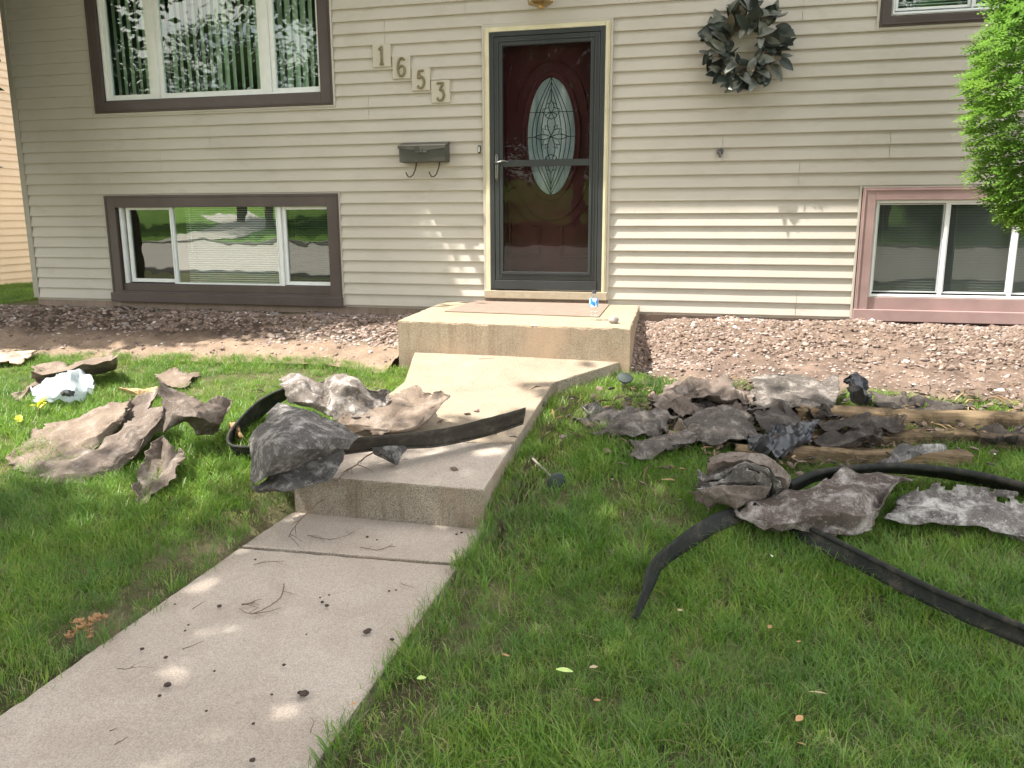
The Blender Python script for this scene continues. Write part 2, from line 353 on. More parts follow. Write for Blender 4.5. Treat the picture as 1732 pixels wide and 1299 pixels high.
# walkway: lower path and raised slab, each slab its own piece
wk = bpy.data.objects.new('walkway', None); COL.objects.link(wk); wk['kind'] = 'structure'
def rough_prism(b, poly, z0, top, nsub=45, mi_top=0, mi_side=1, rnd=.012):
    # densely edged prism with worn, uneven arris
    pts = []
    n = len(poly)
    for i in range(n):
        a, c = Vector(poly[i]), Vector(poly[(i+1) % n]); k = max(2, int((c-a).length*nsub))
        for j in range(k): pts.append(a.lerp(c, j/k))
    cx = sum(p.x for p in pts)/len(pts); cy = sum(p.y for p in pts)/len(pts); m = len(pts)
    rings = []
    for q in range(4):
        ring = []
        for i, p in enumerate(pts):
            d = Vector((cx-p.x, cy-p.y)).normalized(); e = rnd*(.8+.7*nz(p.x, p.y, 9, q)+.5*nz(p.x, p.y, 30, q)+2.2*max(0, nz(p.x, p.y, 5, 7)-.35))
            if q == 0: ring.append((p.x, p.y, z0))
            elif q == 1: ring.append((p.x, p.y, top(p.x, p.y)-e*1.1))
            elif q == 2: ring.append((p.x+d.x*e*.35, p.y+d.y*e*.35, top(p.x, p.y)-e*.35))
            else: ring.append((p.x+d.x*e*1.2, p.y+d.y*e*1.2, top(p.x, p.y)))
        rings += ring
    fs = [[], []]
    for q in range(3):
        for i in range(m): fs[0 if q == 2 else 1].append((q*m+i, q*m+(i+1) % m, (q+1)*m+(i+1) % m, (q+1)*m+i))
    base = len(b.v); b.v += rings
    for k_, mi in ((0, mi_top), (1, mi_side)):
        b.f += [tuple(base+i for i in f_) for f_ in fs[k_]]; b.m += [mi]*len(fs[k_])
    b.f.append(tuple(base+3*m+i for i in range(m))); b.m.append(mi_top)
for (poly, top, mt) in [
    ([(-2.02, -3.445), (-2.03, -3.90), (-1.015, -3.85), (-1.02, -3.445)], lambda x, y: -.650, WALKC),
    ([(-2.03, -3.912), (-2.03, -7.2), (-.985, -7.2), (-1.015, -3.862)], lambda x, y: -.655-.004*(-3.9-y), WALKC),
    ([(-2.03, -7.212), (-2.05, -10.6), (-.98, -10.6), (-.985, -7.212)], lambda x, y: -.670-.012*(-7.2-y), WALKC),
    ([(-2.03, -10.612), (-2.05, -14.0), (-.98, -14.0), (-.98, -10.612)], lambda x, y: -.711-.002*(-10.6-y), WALKC),
    ([(-2.0, -3.46), (-1.02, -3.46), (-1.01, -2.93), (-2.0, -3.0)], lambda x, y: slab_z(y), WALKC),
    ([(-2.0, -2.99), (-1.01, -2.92), (-.995, -1.95), (-.59, -1.44), (-2.12, -1.44), (-1.96, -2.05)], lambda x, y: slab_z(y), SLABC)]:
    b = MB(); rough_prism(b, poly, -1.0, top); b.build('slab', [mt, FACEC], wk)
st = thing('concrete_stoop', 'tan weathered concrete stoop below the red front door', 'stoop', (-1.45, -.7, -.2))
b = MB(); rough_prism(b, [(-2.25, -1.42), (-.56, -1.49), (-.637, -.03), (-2.36, -.03)], -.8, lambda x, y: .06+.0*x, rnd=.016)
for i, v in enumerate(b.v): b.v[i] = (v[0]+1.45, v[1]+.7, v[2]+.2)
b.build('step_block', [PORCHC, PFACEC], st)

# ------------------------------------------------------------ house
house = thing('house', 'cream vinyl sided split entry house with dark storm door and brown framed windows', 'house')
XL, XR, ZT = -6.78, 4.2, 3.66
P_ = .1016
OPEN = [(-5.84, -3.34, 1.745, 3.15), (-5.84, -3.34, -.02, 1.016), (1.045, 3.4, 2.14, 3.3), (1.02, 3.0, -.02, 1.016), (-1.99, -.91, -.2, 2.34)]
SEAMS = {14: [-4.62], 12: [-5.16, -.03], 10: [-5.75, .57, ], 16: [-3.03], 22: [-2.86, .52], 24: [-2.14], 0: [.61], 20: [], 18: [], 8: [], 6: [], 4: [], 2: []}
SEAMS[14] = [-4.62]; SEAMS[12] = [-5.16, -.02, 1.21]
for k in (26, 28, 30, 32, 34): SEAMS[k] = [random.uniform(-6, 3)]
for k0 in range(0, 36, 2):
    z0, z2 = k0*P_, (k0+2)*P_
    cuts = sorted(set([XL+.062, XR]+SEAMS.get(k0, [])+[x for o in OPEN if o[2] < z2-.002 and o[3] > z0+.002 for x in o[:2]]))
    cuts = [c_ for c_ in cuts if XL+.06 <= c_ <= XR]
    cur = None; segs = []
    for a, c_ in zip(cuts[:-1], cuts[1:]):
        mid = (a+c_)/2; free = [(z0, z2)]
        for o in OPEN:
            if o[0] < mid < o[1]:
                nf = []
                for p, q in free:
                    if o[3] <= p or o[2] >= q: nf.append((p, q)); continue
                    if o[2] > p+.002: nf.append((p, o[2]))
                    if o[3] < q-.002: nf.append((o[3], q))
                free = nf
        if not free or a in SEAMS.get(k0, []): 
            if cur: segs.append(cur); cur = None
        if free:
            cur = cur or []; cur.append((a, c_, free))
    if cur: segs.append(cur)
    for sg in segs:
        b = MB()
        for i, (a, c_, free) in enumerate(sg):
            aa = a+(.0015 if i == 0 else 0); cc = c_-(.0015 if i == len(sg)-1 else 0)
            nx = max(1, int((cc-aa)/.35))
            for p, q in free:
                for kk in range(2):
                    s0, s1 = z0+kk*P_, z0+(kk+1)*P_; lo, hi = max(p, s0), min(q, s1)
                    if hi-lo < .002: continue
                    fy = lambda z: -.020+.0175*(z-s0)/P_
                    xs_ = np.linspace(aa, cc, nx+1); vs = []
                    for x in xs_:
                        w = .0013*nz(x, s0, 1.3, k0)
                        vs += [(x, fy(lo)+w, lo), (x, fy(lo)-.0015+w, lo+.006), (x, fy(hi)+w, hi), (x, .004, lo)]
                    fs = []
                    for j in range(nx):
                        A = 4*j; B = 4*j+4; fs += [(A, B, B+1, A+1), (A+1, B+1, B+2, A+2), (A+3, B+3, B, A)]
                    b.add(vs, fs)
        b.build('siding_panel', SIDING, house)
# sheathing behind siding with openings
b = MB()
zc = sorted({-.02, ZT, *[o[2] for o in OPEN if o[2] > -.02], *[o[3] for o in OPEN]}); xc = sorted({XL+.02, XR, *[o[0] for o in OPEN], *[o[1] for o in OPEN]})
for a, c_ in zip(xc[:-1], xc[1:]):
    for p, q in zip(zc[:-1], zc[1:]):
        mx_, mz_ = (a+c_)/2, (p+q)/2
        if any(o[0] < mx_ < o[1] and o[2] < mz_ < o[3] for o in OPEN): continue
        b.box(a, c_, .006, .12, p, q)
b.build('wall', SIDING, house)
b = MB(); b.box(XL+.01, XR, .012, .2, -.8, -.021); b.build('foundation', FOUND, house)
b = MB(); b.box(XL, XL+.06, -.022, .10, 0, ZT); b.build('corner_trim', CORNER, house, bevel=.003)
b = MB(); b.box(XL+.005, XL+.1, .121, 9, -.02, ZT); b.build('side_wall', SIDING, house)
b = MB(); b.box(XR-.1, XR, .121, 9, -.02, ZT); b.build('side_wall', SIDING, house)
b = MB(); b.box(XL, XR, 9, 9.1, -.5, ZT); b.build('rear_wall', SIDING, house)
b = MB(); b.box(XL-.3, XR+.3, -.50, 0.3, ZT-.11, ZT-.09); b.build('soffit', VINYL, house)
b = MB(); b.box(XL-.3, XR+.3, -.53, -.503, ZT-.13, ZT+.09); b.build('fascia', BROWN, house)
b = MB(); b.add([(XL-.3, -.56, ZT+.05), (XR+.3, -.56, ZT+.05), (XR+.3, 4.5, ZT+1.9), (XL-.3, 4.5, ZT+1.9), (XL-.3, 9.5, ZT+.05), (XR+.3, 9.5, ZT+.05)], [(0, 1, 2, 3), (3, 2, 5, 4)])
b.build('roof', simple('roof shingles', (.09, .08, .075), .95, .3, 6, bump=.5), house)
# J channels: thin cream strips round openings
def jchan(x0, x1, z0, z1, bottom=True, w=.018):
    b = MB(); b.box(x0-w, x0, -.026, .01, z0-(w if bottom else 0), z1+.012); b.box(x1, x1+w, -.026, .01, z0-(w if bottom else 0), z1+.012)
    b.box(x0, x1, -.024, .01, z1, z1+.010)
    if bottom: b.box(x0, x1, -.024, .01, z0-w, z0)
    b.build('trim_channel', SIDING, house, bevel=.002)
JO = [(-5.822, -3.358, 1.763, 3.13, True), (-5.822, -3.358, -.01, 1.002, False), (1.063, 3.38, 2.157, 3.28, True), (1.038, 2.98, -.01, 1.002, False)]
for o in JO: jchan(*o)
# windows
def lite(par, x0, x1, z0, z1, sash=.028, y=.03, glassm=GLASS, mat=VINYL):
    w = None
    b = MB(); b.ring(x0-sash, x1+sash, z0-sash, z1+sash, sash, y-.012, y+.03); s_ = b.build('sash', mat, par, bevel=.003)
    b = MB(); b.box(x0-.004, x1+.004, y+.008, y+.013, z0-.004, z1+.004); b.build('pane', glassm, s_)
    return s_
def window(x0, x1, z0, z1, cas, lites, sill=0, frame_w=.03, BROWN=BROWN):
    b = MB(); b.ring(x0, x1, z0, z1, cas, -.034, .05, wb=cas*.9); b.ring(x0+.012, x1-.012, z0+.012, z1-.012, .012, -.040, -.034)
    fr = b.build('window_casing', BROWN, house, bevel=.003)
    b = MB(); b.box(x0+cas, x1-cas, -.012, .06, z0+cas*.9, (.164 if z0 < .5 else z0+cas*.9+.012)); b.build('inner_sill', BROWN, fr, bevel=.003)
    if sill:
        b = MB(); b.box(x0-.006, x1+.006, -.062, .0, z0-.004, z0+sill); b.build('sill', BROWN, fr, bevel=.004)
    return fr
def frame(par, x0, x1, z0, z1, w, name='window_frame', y0=.0, y1=.06):
    b = MB(); b.ring(x0, x1, z0, z1, w, y0, y1); b.ring(x0+w*.45, x1-w*.45, z0+w*.45, z1-w*.45, .006, y0-.006, y0); return b.build(name, VINYL, par, bevel=.002)
# picture window
w1 = window(-5.82, -3.36, 1.765, 3.13, .112, None)
fr = frame(house, -5.708, -3.451-.019, 1.862, 3.02, .030)
for (a, c_) in ((-5.642, -5.227), (-5.073, -4.077), (-3.921, -3.503)): lite(house, a, c_, 1.926, 2.95, .040, .02)
b = MB(); b.box(-5.185, -5.115, -.004, .05, 1.892, 2.99); b.build('mullion', VINYL, house); b = MB(); b.box(-4.035, -3.963, -.004, .05, 1.892, 2.99); b.build('mullion', VINYL, house)
# lower left window
w2 = window(-5.82, -3.35, -.012, 1.005, .115, None, .085)
frame(house, -5.69, -3.448, .132, .925, .028)
lite(house, -5.597, -5.143, .208, .868, .034, .035, GLASS_DIM); lite(house, -5.101, -4.006, .176, .892, .014, .020, GLASS_REF); lite(house, -3.914, -3.474, .203, .863, .034, .035, GLASS_DIM)
b = MB(); b.box(-5.128, -5.116, .0, .05, .162, .9); b.build('mullion', VINYL, house); b = MB(); b.box(-3.985, -3.952, .0, .05, .162, .9); b.build('mullion', VINYL, house)
# lower right window
w3 = window(1.045, 2.97, -.015, 1.003, .095, None, .085, BROWN=BROWN_LIT)
frame(house, 1.139, 2.88, .157, .915, .03)
lite(house, 1.181, 1.637, .212, .872, .010, .035, GLASS_SCR, ALU); lite(house, 1.683, 2.118, .212, .872, .012, .025, GLASS_SCR); lite(house, 2.165, 2.83, .212, .872, .012, .03, GLASS_SCR)
b = MB(); b.box(1.648, 1.671, .005, .05, .188, .884); b.build('mullion', VINYL, house); b = MB(); b.box(2.130, 2.153, .0, .05, .188, .884); b.build('mullion', VINYL, house)
# upper right window
w4 = window(1.065, 3.38, 2.157, 3.28, .075, None)
frame(house, 1.137, 3.30, 2.230, 3.2, .03)
lite(house, 1.19, 1.66, 2.29, 3.14, .018, .03); lite(house, 1.71, 2.7, 2.29, 3.14, .018, .03)
b = MB(); b.box(2.72, 3.26, .02, .03, 2.27, 3.16); b.build('mullion', VINYL, house); b = MB(); b.box(1.6805, 1.6895, .0, .05, 2.262, 3.165); b.build('mullion', VINYL, house)
# dim rooms behind the glass
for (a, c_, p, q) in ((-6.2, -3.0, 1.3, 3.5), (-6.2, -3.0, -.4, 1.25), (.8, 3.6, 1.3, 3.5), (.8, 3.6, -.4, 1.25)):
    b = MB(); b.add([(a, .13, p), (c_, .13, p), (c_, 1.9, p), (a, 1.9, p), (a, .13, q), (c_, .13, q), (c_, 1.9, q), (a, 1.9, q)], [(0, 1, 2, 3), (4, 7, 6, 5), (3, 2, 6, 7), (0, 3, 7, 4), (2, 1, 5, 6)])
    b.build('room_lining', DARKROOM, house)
# blinds
BL = simple('sage vertical blind', (.70, .74, .60), .7, .1, 3); BLH = simple('grey mini blind', (.68, .70, .66), .6, .06, 3)
def vblinds(x0, x1, z0, z1, gap_, label):
    t_ = thing('vertical_blinds', label, 'blinds', ((x0+x1)/2, .13, z1)); me = None; x = x0
    b = MB(); v_, f_ = [], []
    for j in range(5):
        u = -.042+.021*j; v_ += [(u, .006*(1-(u/.042)**2), 0), (u, .006*(1-(u/.042)**2), -(z1-z0))]
    b.add(v_, [(2*j, 2*j+2, 2*j+3, 2*j+1) for j in range(4)]); first = b.build('slat', BL, t_, smooth=True)
    b = MB(); b.box(-(x1-x0)/2, (x1-x0)/2, -.03, .03, .0, .035); b.build('headrail', VINYL, t_)
    k = 0
    while x < x1:
        o = first if k == 0 else first.copy()
        if k: COL.objects.link(o)
        o.location = (x-(x0+x1)/2, random.uniform(-.004, .004), -.005); o.rotation_euler[2] = -math.radians(random.uniform(27, 42)); x += gap_*random.uniform(.9, 1.12); k += 1
vblinds(-5.72, -3.43, 1.84, 3.0, .078, 'sage green vertical blinds behind the large picture window')
def mblinds(x0, x1, z0, z1, label, pitch=.021, tilt=.005, yy=.12):
    t_ = thing('mini_blinds', label, 'blinds', ((x0+x1)/2, yy, z1)); b = MB(); z = -.03
    while z > -(z1-z0):
        b.add([(-(x1-x0)/2, -.007, z-tilt), ((x1-x0)/2, -.007, z-tilt), ((x1-x0)/2, .007, z+tilt), (-(x1-x0)/2, .007, z+tilt)], [(0, 1, 2, 3)]); z -= pitch
    tag(b.build('slats', BLH, t_), kind='stuff'); b = MB(); b.box(-(x1-x0)/2, (x1-x0)/2, -.015, .015, -.022, 0); b.build('headrail', BLH, t_)
    b = MB(); b.tube([(-(x1-x0)/2+.06, -.02, -.02), (-(x1-x0)/2+.062, -.02, -(z1-z0)*.6)], .004, 5); b.build('wand', BLH, t_)
mblinds(-5.04, -4.0, .17, .92, 'pale horizontal blinds behind the centre pane of the lower left window')
mblinds(-3.92, -3.47, .2, .92, 'pale horizontal blinds behind the right pane of the lower left window')
mblinds(1.16, 1.66, .2, .93, 'grey horizontal blinds in the left half of the lower right window', tilt=.0098, yy=.09); mblinds(1.68, 2.85, .2, .93, 'grey horizontal blinds behind the right half of the lower right window', tilt=.0098, yy=.09)
mblinds(1.17, 2.7, 2.28, 3.2, 'horizontal blinds behind the upper right window')

# front door
b = MB(); b.box(-1.993, -1.972, -.036, .01, .10, 2.338); b.box(-.926, -.905, -.036, .01, .10, 2.338); b.box(-1.972, -.926, -.034, .01, 2.317, 2.338); b.build('trim_channel', SIDING, house, bevel=.003)
b = MB()
for (y0, a) in ((-.042, 0), (-.05, .012)):
    b.box(-1.971+a, -1.929, y0, y0+.06-a, .13, 2.316-a); b.box(-.962, -.927-a, y0, y0+.06-a, .13, 2.316-a)
    b.box(-1.929, -.962, y0, y0+.06-a, 2.278, 2.316-a)
b.build('brickmould', BRICKMOULD, house, bevel=.003)
b = MB(); b.box(-1.99, -.91, -.055, .12, .095, .165); b.build('threshold', simple('worn tan threshold', (.36, .30, .22), .7), house, bevel=.006)
b = MB(); b.box(-1.99, -.91, -.01, .12, -.02, .094); b.build('sill_board', FOUND, house)
sd = b = None
def sring(b, x0, x1, z0, z1, w, y0, y1): b.ring(x0, x1, z0, z1, w, y0, y1)
b = MB(); b.ring(-1.927, -.964, .176, 2.277, .038, -.050, .02); b.box(-1.889, -1.002, -.056, -.02, .214-.038, .255)
storm = b.build('storm_door', CHAR, house, bevel=.004)
b = MB(); x0, x1, z0, z1 = -1.886, -1.006, .257, 2.236
b.ring(x0, x1, z0, z1, .072, -.046, -.014); b.ring(x0+.028, x1-.028, z0+.028, z1-.028, .010, -.052, -.046); b.ring(x0+.05, x1-.05, z0+.05, z1-.05, .022, -.058, -.046)
b.box(x0+.072, x1-.072, -.054, -.018, 1.205, 1.258); b.build('door_leaf', CHAR, storm, bevel=.003)
for (p, q) in ((.331, 1.204), (1.259, 2.163)):
    b = MB(); b.box(-1.812, -1.08, -.034, -.029, p, q); b.build('pane', STORMG, storm)
b = MB(); b.lathe([(0, -.11), (.012, -.108), (.016, -.09), (.016, .09), (.012, .108), (0, .11)], 12)
b.v = [(x*1-1.868, y*.7-.052, z+1.20) for x, y, z in b.v]
b.tube([(-1.868, -.05, 1.235), (-1.868, -.095, 1.235), (-1.84, -.105, 1.238), (-1.79, -.10, 1.25), (-1.752, -.098, 1.238)], [.012, .010, .009, .008, .006], 8); b.build('handle', PEWTER, storm, smooth=True)
b = MB(); b.tube([(-1.06, -.045, .35), (-1.5, -.02, .40)], .012, 8); 
# entry door
b = MB(); b.box(-1.925, -.965, .085, .125, .166, 2.278); ed = b.build('entry_door', RED, house)
oc = Vector((-1.426, .083, 1.45)); OA, OB = .205, .475
def ell(a, bb, y, n=56, c=oc): return [Vector((c.x+a*math.sin(2*math.pi*k/n), y, c.z+bb*math.cos(2*math.pi*k/n))) for k in range(n)]
def loft(rings, closed_center=False):
    b = MB(); n = len(rings[0]); vs = [v for r in rings for v in r]; fs = []
    for i in range(len(rings)-1):
        for k in range(n): fs.append((i*n+k, (i+1)*n+k, (i+1)*n+(k+1) % n, i*n+(k+1) % n))
    if closed_center: fs.append(tuple((len(rings)-1)*n+k for k in range(n)))
    b.add(vs, fs); return b
b = loft([ell(OA+.052, OB+.052, .084), ell(OA+.046, OB+.046, .066), ell(OA+.030, OB+.030, .066), ell(OA+.022, OB+.022, .076), ell(OA+.012, OB+.012, .062), ell(OA, OB, .064), ell(OA-.002, OB-.002, .082)]); b.build('oval_moulding', RED, ed, smooth=True)
b = loft([ell(OA+.002, OB+.002, .079), ell(OA*.5, OB*.5, .079)], True); b.build('oval_glass', FROST, ed)
def moulding(name, path, r=.011):
    b = MB(); b.tube([Vector((x, .083, z)) for x, z in path]+[Vector((path[0][0], .083, path[0][1]))], r, 6); return b.build(name, RED, ed, smooth=True)
def arc_panel(sx):
    # raised lower panel whose top sweeps up beside the oval
    xi, xo = (-1.426+sx*.10), (-1.426+sx*.37)
    p = [(xi, .45), (xo, .45), (xo, .93)]
    for t in np.linspace(0, 1, 10): p.append((xo+(xi-xo)*t, .93-.22*math.sin(t*math.pi/2)**1.3))
    return p
for sx in (-1, 1):
    pth = arc_panel(sx); moulding('panel_moulding', pth)
    q = [(-1.426+(x+1.426-sx*.235)*.80+sx*.235, .66+(z-.66)*.86) for x, z in pth]
    b = MB(); n = len(q); b.add([(x, .078, z) for x, z in q]+[(x, .085, z) for x, z in pth], [tuple(range(n))]+[(i, (i+1) % n, n+(i+1) % n, n+i) for i in range(n)]); b.build('raised_panel', RED, ed)
    pth = [(-1.426+sx*.30, 1.06), (-1.426+sx*.385, 1.0), (-1.426+sx*.385, 1.9), (-1.426+sx*.33, 2.02)]
    b = MB(); b.tube([Vector((x, .083, z)) for x, z in pth], .009, 6); b.build('panel_moulding', RED, ed, smooth=True)
b = MB(); b.tube([Vector((-1.426+.30*math.sin(t), .083, 1.62+.44*math.cos(t))) for t in np.linspace(-1.5, 1.5, 24)], .010, 6); b.tube([Vector((-1.426+.34*math.sin(t), .083, 1.28-.52*math.cos(t))) for t in np.linspace(-1.2, 1.2, 20)], .010, 6); b.build('arched_moulding', RED, ed, smooth=True)
b = MB()
def came(pts, r=.0028): b.tube([Vector((oc.x+u*OA, .0775, oc.z+v*OB)) for u, v in pts], r, 5)
def lens(u0, v0, u1, v1, w, n=12):
    d = Vector((u1-u0, v1-v0)); p = Vector((-d.y*OB, d.x*OA)); L = Vector((d.x*OA, d.y*OB)).length; nn = Vector((-d.y*OB/L, d.x*OA/L))
    for s in (-1, 1):
        came([(u0+d.x*t+s*nn.x*w*math.sin(math.pi*t)/OA, v0+d.y*t+s*nn.y*w*math.sin(math.pi*t)/OB) for t in np.linspace(0, 1, n)])
lens(0, .92, 0, -.92, .128, 22); lens(0, .82, 0, -.82, .088, 20); lens(0, 1, 0, -1, .165, 24)
for v0, v1, w in ((.42, .02, .033), (.02, -.42, .033), (.62, .40, .022), (-.62, -.40, .022), (.42, .3, .05), (-.42, -.30, .05)): lens(0, v0, 0, v1, w)
for s in (-1, 1):
    lens(0, .0, s*.72, .0, .020); came([(s*.72, 0), (s*.99, 0)]); came([(s*.35, .42), (s*.9, .42)]); came([(0, .42), (s*.35, .42)])
    for q in (-1, 1):
        came([(s*.12, q*.12), (s*.38, q*.14), (s*.30, q*.06)]); came([(s*.10, q*.17), (s*.26, q*.20), (s*.24, q*.13)]); came([(s*.08, q*.50), (s*.34, q*.47), (s*.36, q*.42), (s*.2, q*.36)])
        came([(s*.05, q*.58), (s*.2, q*.56), (s*.24, q*.5)])
came([(0, .62), (0, .99)]); came([(0, -.62), (0, -.99)])
b.build('lead_came', LEAD, ed)

# ------------------------------------------------------------ things on the wall
t_ = thing('mailbox', 'small olive brown wall mailbox with two newspaper hooks left of the door', 'mailbox', (-2.50, -.02, 1.335))
b = MB(); x0, x1 = -.208, .208
pr = [(0, -.082), (-.125, -.082), (-.130, .045), (-.118, .055), (0, .085)]
vs = [(x0, y, z) for y, z in pr]+[(x1, y, z) for y, z in pr]; b.add(vs, [(0, 1, 2, 3, 4), (9, 8, 7, 6, 5)]+[(i, i+5, (i+1) % 5+5, (i+1) % 5) for i in range(5)]); b.build('body', MAILM, t_, bevel=.004)
b = MB(); b.add([(x0-.006, 0, .090), (x1+.006, 0, .090), (x1+.006, -.138, .052), (x0-.006, -.138, .052), (x1+.006, -.140, .030), (x0-.006, -.140, .030), (0, -.139, .008)], [(3, 2, 1, 0), (5, 6, 4, 2, 3)]); lo_ = b.build('lid', MAILM, t_)
sm = lo_.modifiers.new('s', 'SOLIDIFY'); sm.thickness = .003
b = MB(); b.box(-.052, .052, -.148, -.138, -.008, .006); b.box(-.008, .008, -.150, -.138, .0, .028); b.build('latch', PEWTER, t_, bevel=.002)
for x in (-.085, .125):
    b = MB(); b.tube([(x, -.03, -.08), (x-.005, -.045, -.13), (x-.018, -.075, -.185), (x-.030, -.105, -.205), (x-.042, -.13, -.205), (x-.052, -.145, -.18), (x-.055, -.15, -.165)], .0055, 7); b.build('hook', MAILM, t_, smooth=True)
# house numbers
DIG = {'1': [[(-.45, .62), (-.1, .78), (.05, 1), (.05, -1)], [(-.25, -1), (.35, -1)]],
       '6': [[(.55, .72), (.4, .92), (.1, 1), (-.25, .85), (-.5, .4), (-.58, -.1), (-.52, -.6), (-.25, -.95), (.1, -1), (.45, -.8), (.6, -.4), (.5, -.02), (.2, .15), (-.15, .1), (-.45, -.15)]],
       '5': [[(.5, .92), (-.3, .92), (-.38, .1), (-.1, .28), (.2, .25), (.5, 0), (.58, -.4), (.42, -.8), (.1, -1), (-.25, -.97), (-.5, -.72)]],
       '3': [[(-.5, .8), (-.42, .95), (.5, .95), (-.02, .22), (.25, .18), (.52, -.05), (.6, -.42), (.42, -.82), (.05, -1), (-.3, -.95), (-.52, -.68)]]}
PLQ = simple('cream number plaque', (.47, .43, .36), .5, .04, 12); NUMM = simple('aged brass numeral', (.20, .165, .095), .55, .3, 60, .2)
names = {'1': 'one', '6': 'six', '5': 'five', '3': 'three'}
for ch, x0, x1, z0, z1 in (('1', -2.969, -2.803, 2.054, 2.243), ('6', -2.789, -2.627, 1.951, 2.137), ('5', -2.618, -2.453, 1.848, 2.032), ('3', -2.445, -2.279, 1.743, 1.924)):
    t_ = thing('house_number', 'square cream plaque with the raised numeral %s beside the door' % names[ch], 'house number', ((x0+x1)/2, -.02, (z0+z1)/2), 'stepped house number plaques')
    hw, hh = (x1-x0)/2, (z1-z0)/2; b = MB(); b.box(-hw, hw, -.012, .018, -hh, hh); b.build('plaque', PLQ, t_, bevel=.003)
    b = MB()
    for stroke in DIG[ch]:
        pts = [Vector((u*.052, -.016, v*.072)) for u, v in stroke]
        # smooth stroke
        sp = []
        for i in range(len(pts)-1):
            p0, p1, p2, p3 = pts[max(i-1, 0)], pts[i], pts[i+1], pts[min(i+2, len(pts)-1)]
            lin = ch == '1' or (ch in '53' and i < 2)
            for t in np.linspace(0, 1, 5)[:-1]:
                sp.append(p1.lerp(p2, t) if lin else .5*((2*p1)+(-p0+p2)*t+(2*p0-5*p1+4*p2-p3)*t*t+(-p0+3*p1-3*p2+p3)*t**3))
        sp.append(pts[-1]); b.tube(sp, .0105, 6)
    b.build('numeral', NUMM, t_, smooth=True)
# doorbell
t_ = thing('doorbell', 'tiny lit doorbell button on the siding left of the door frame', 'doorbell', (-2.027, -.02, 1.354))
b = MB(); b.box(-.011, .011, -.01, .006, -.033, .033); b.build('plate', BLACKM, t_, bevel=.003); b = MB(); b.box(-.005, .005, -.014, -.009, -.022, .022); b.build('button', VINYL, t_, bevel=.002)
# spigot plate
t_ = thing('hose_bib', 'small grey hose bib on the bare siding below the wreath', 'hose bib', (-.038, -.02, 1.292))
b = MB(); b.lathe([(.0, -.022), (.02, -.02), (.026, -.01), (.026, .0)], 12); b.v = [(x, z, y) for x, y, z in b.v]; b.build('flange', PEWTER, t_, smooth=True)
b = MB(); b.tube([(0, -.02, 0), (0, -.04, -.004), (0, -.045, -.03), (0, -.043, -.045)], [.011, .011, .009, .010], 8); b.build('spout', PEWTER, t_, smooth=True)
b = MB(); b.tube([(-.02, -.03, .012), (.02, -.03, .012)], .004, 6); b.build('valve_handle', BLACKM, t_)
# lantern over the door
t_ = thing('porch_lantern', 'brass lantern with glass panes above the door', 'lantern', (-1.476, -.13, 2.462))
b = MB(); b.lathe([(.005, -.05), (.025, -.046), (.03, -.03), (.075, -.022), (.10, -.012), (.105, 0)], 6); b.build('base_cap', BRASS, t_)
b = MB(); b.lathe([(.095, .0), (.12, .2)], 6); b.build('pane', glass('lantern glass', .1), t_)
b = MB()
for k in range(6):
    a = 2*math.pi*k/6; b.tube([(.098*math.cos(a), .098*math.sin(a), 0), (.122*math.cos(a), .122*math.sin(a), .2)], .005, 5)
b.build('bar', BRASS, t_); b = MB(); b.lathe([(.135, .2), (.07, .27), (.02, .3), (.0, .33)], 6); b.build('roof_cap', BRASS, t_)
b = MB(); b.tube([(0, 0, .3), (0, .06, .31), (0, .12, .25)], .01, 6); b.box(-.05, .05, .105, .125, .12, .32); b.build('bracket', BRASS, t_)
# wreath
t_ = thing('wreath', 'dark green magnolia leaf wreath hanging on the siding right of the door', 'wreath', (.118, -.05, 2.055))
LEAFD = [simple('dark magnolia leaf', (.040, .050, .042), .38, .3, 14), simple('grey edged magnolia leaf', (.11, .12, .10), .45, .4, 14), simple('bronze magnolia leaf', (.11, .095, .065), .5, .4, 14), simple('silvery leaf underside', (.20, .21, .19), .5, .2, 20)]
b = MB(); b.tube([(.175*math.cos(a), 0, .175*math.sin(a)) for a in np.linspace(0, 2*math.pi, 30)], .032, 8); b.build('ring', TWIG, t_, smooth=True)
lm = []
for k in range(4):
    b = MB(); n = 7; L = .155; vs = []
    for i in range(n):
        t = i/(n-1); w = .036*math.sin(math.pi*min(1, t*.93+.04))**.8*(1+.1*math.sin(k+t*5)); zc_ = .03*math.sin(t*2.2+k)*(1 if k % 2 else -.4)
        vs += [(L*t, -w, zc_+w*.45), (L*t, 0, zc_), (L*t, w, zc_+w*.45)]
    b.add(vs, [q for i in range(n-1) for q in ((3*i, 3*i+3, 3*i+4, 3*i+1), (3*i+1, 3*i+4, 3*i+5, 3*i+2))])
    me = bpy.data.meshes.new('leaf'); me.from_pydata(b.v, [], b.f); me.materials.append(LEAFD[k]); me.shade_smooth(); lm.append(me)
r2 = random.Random(5)
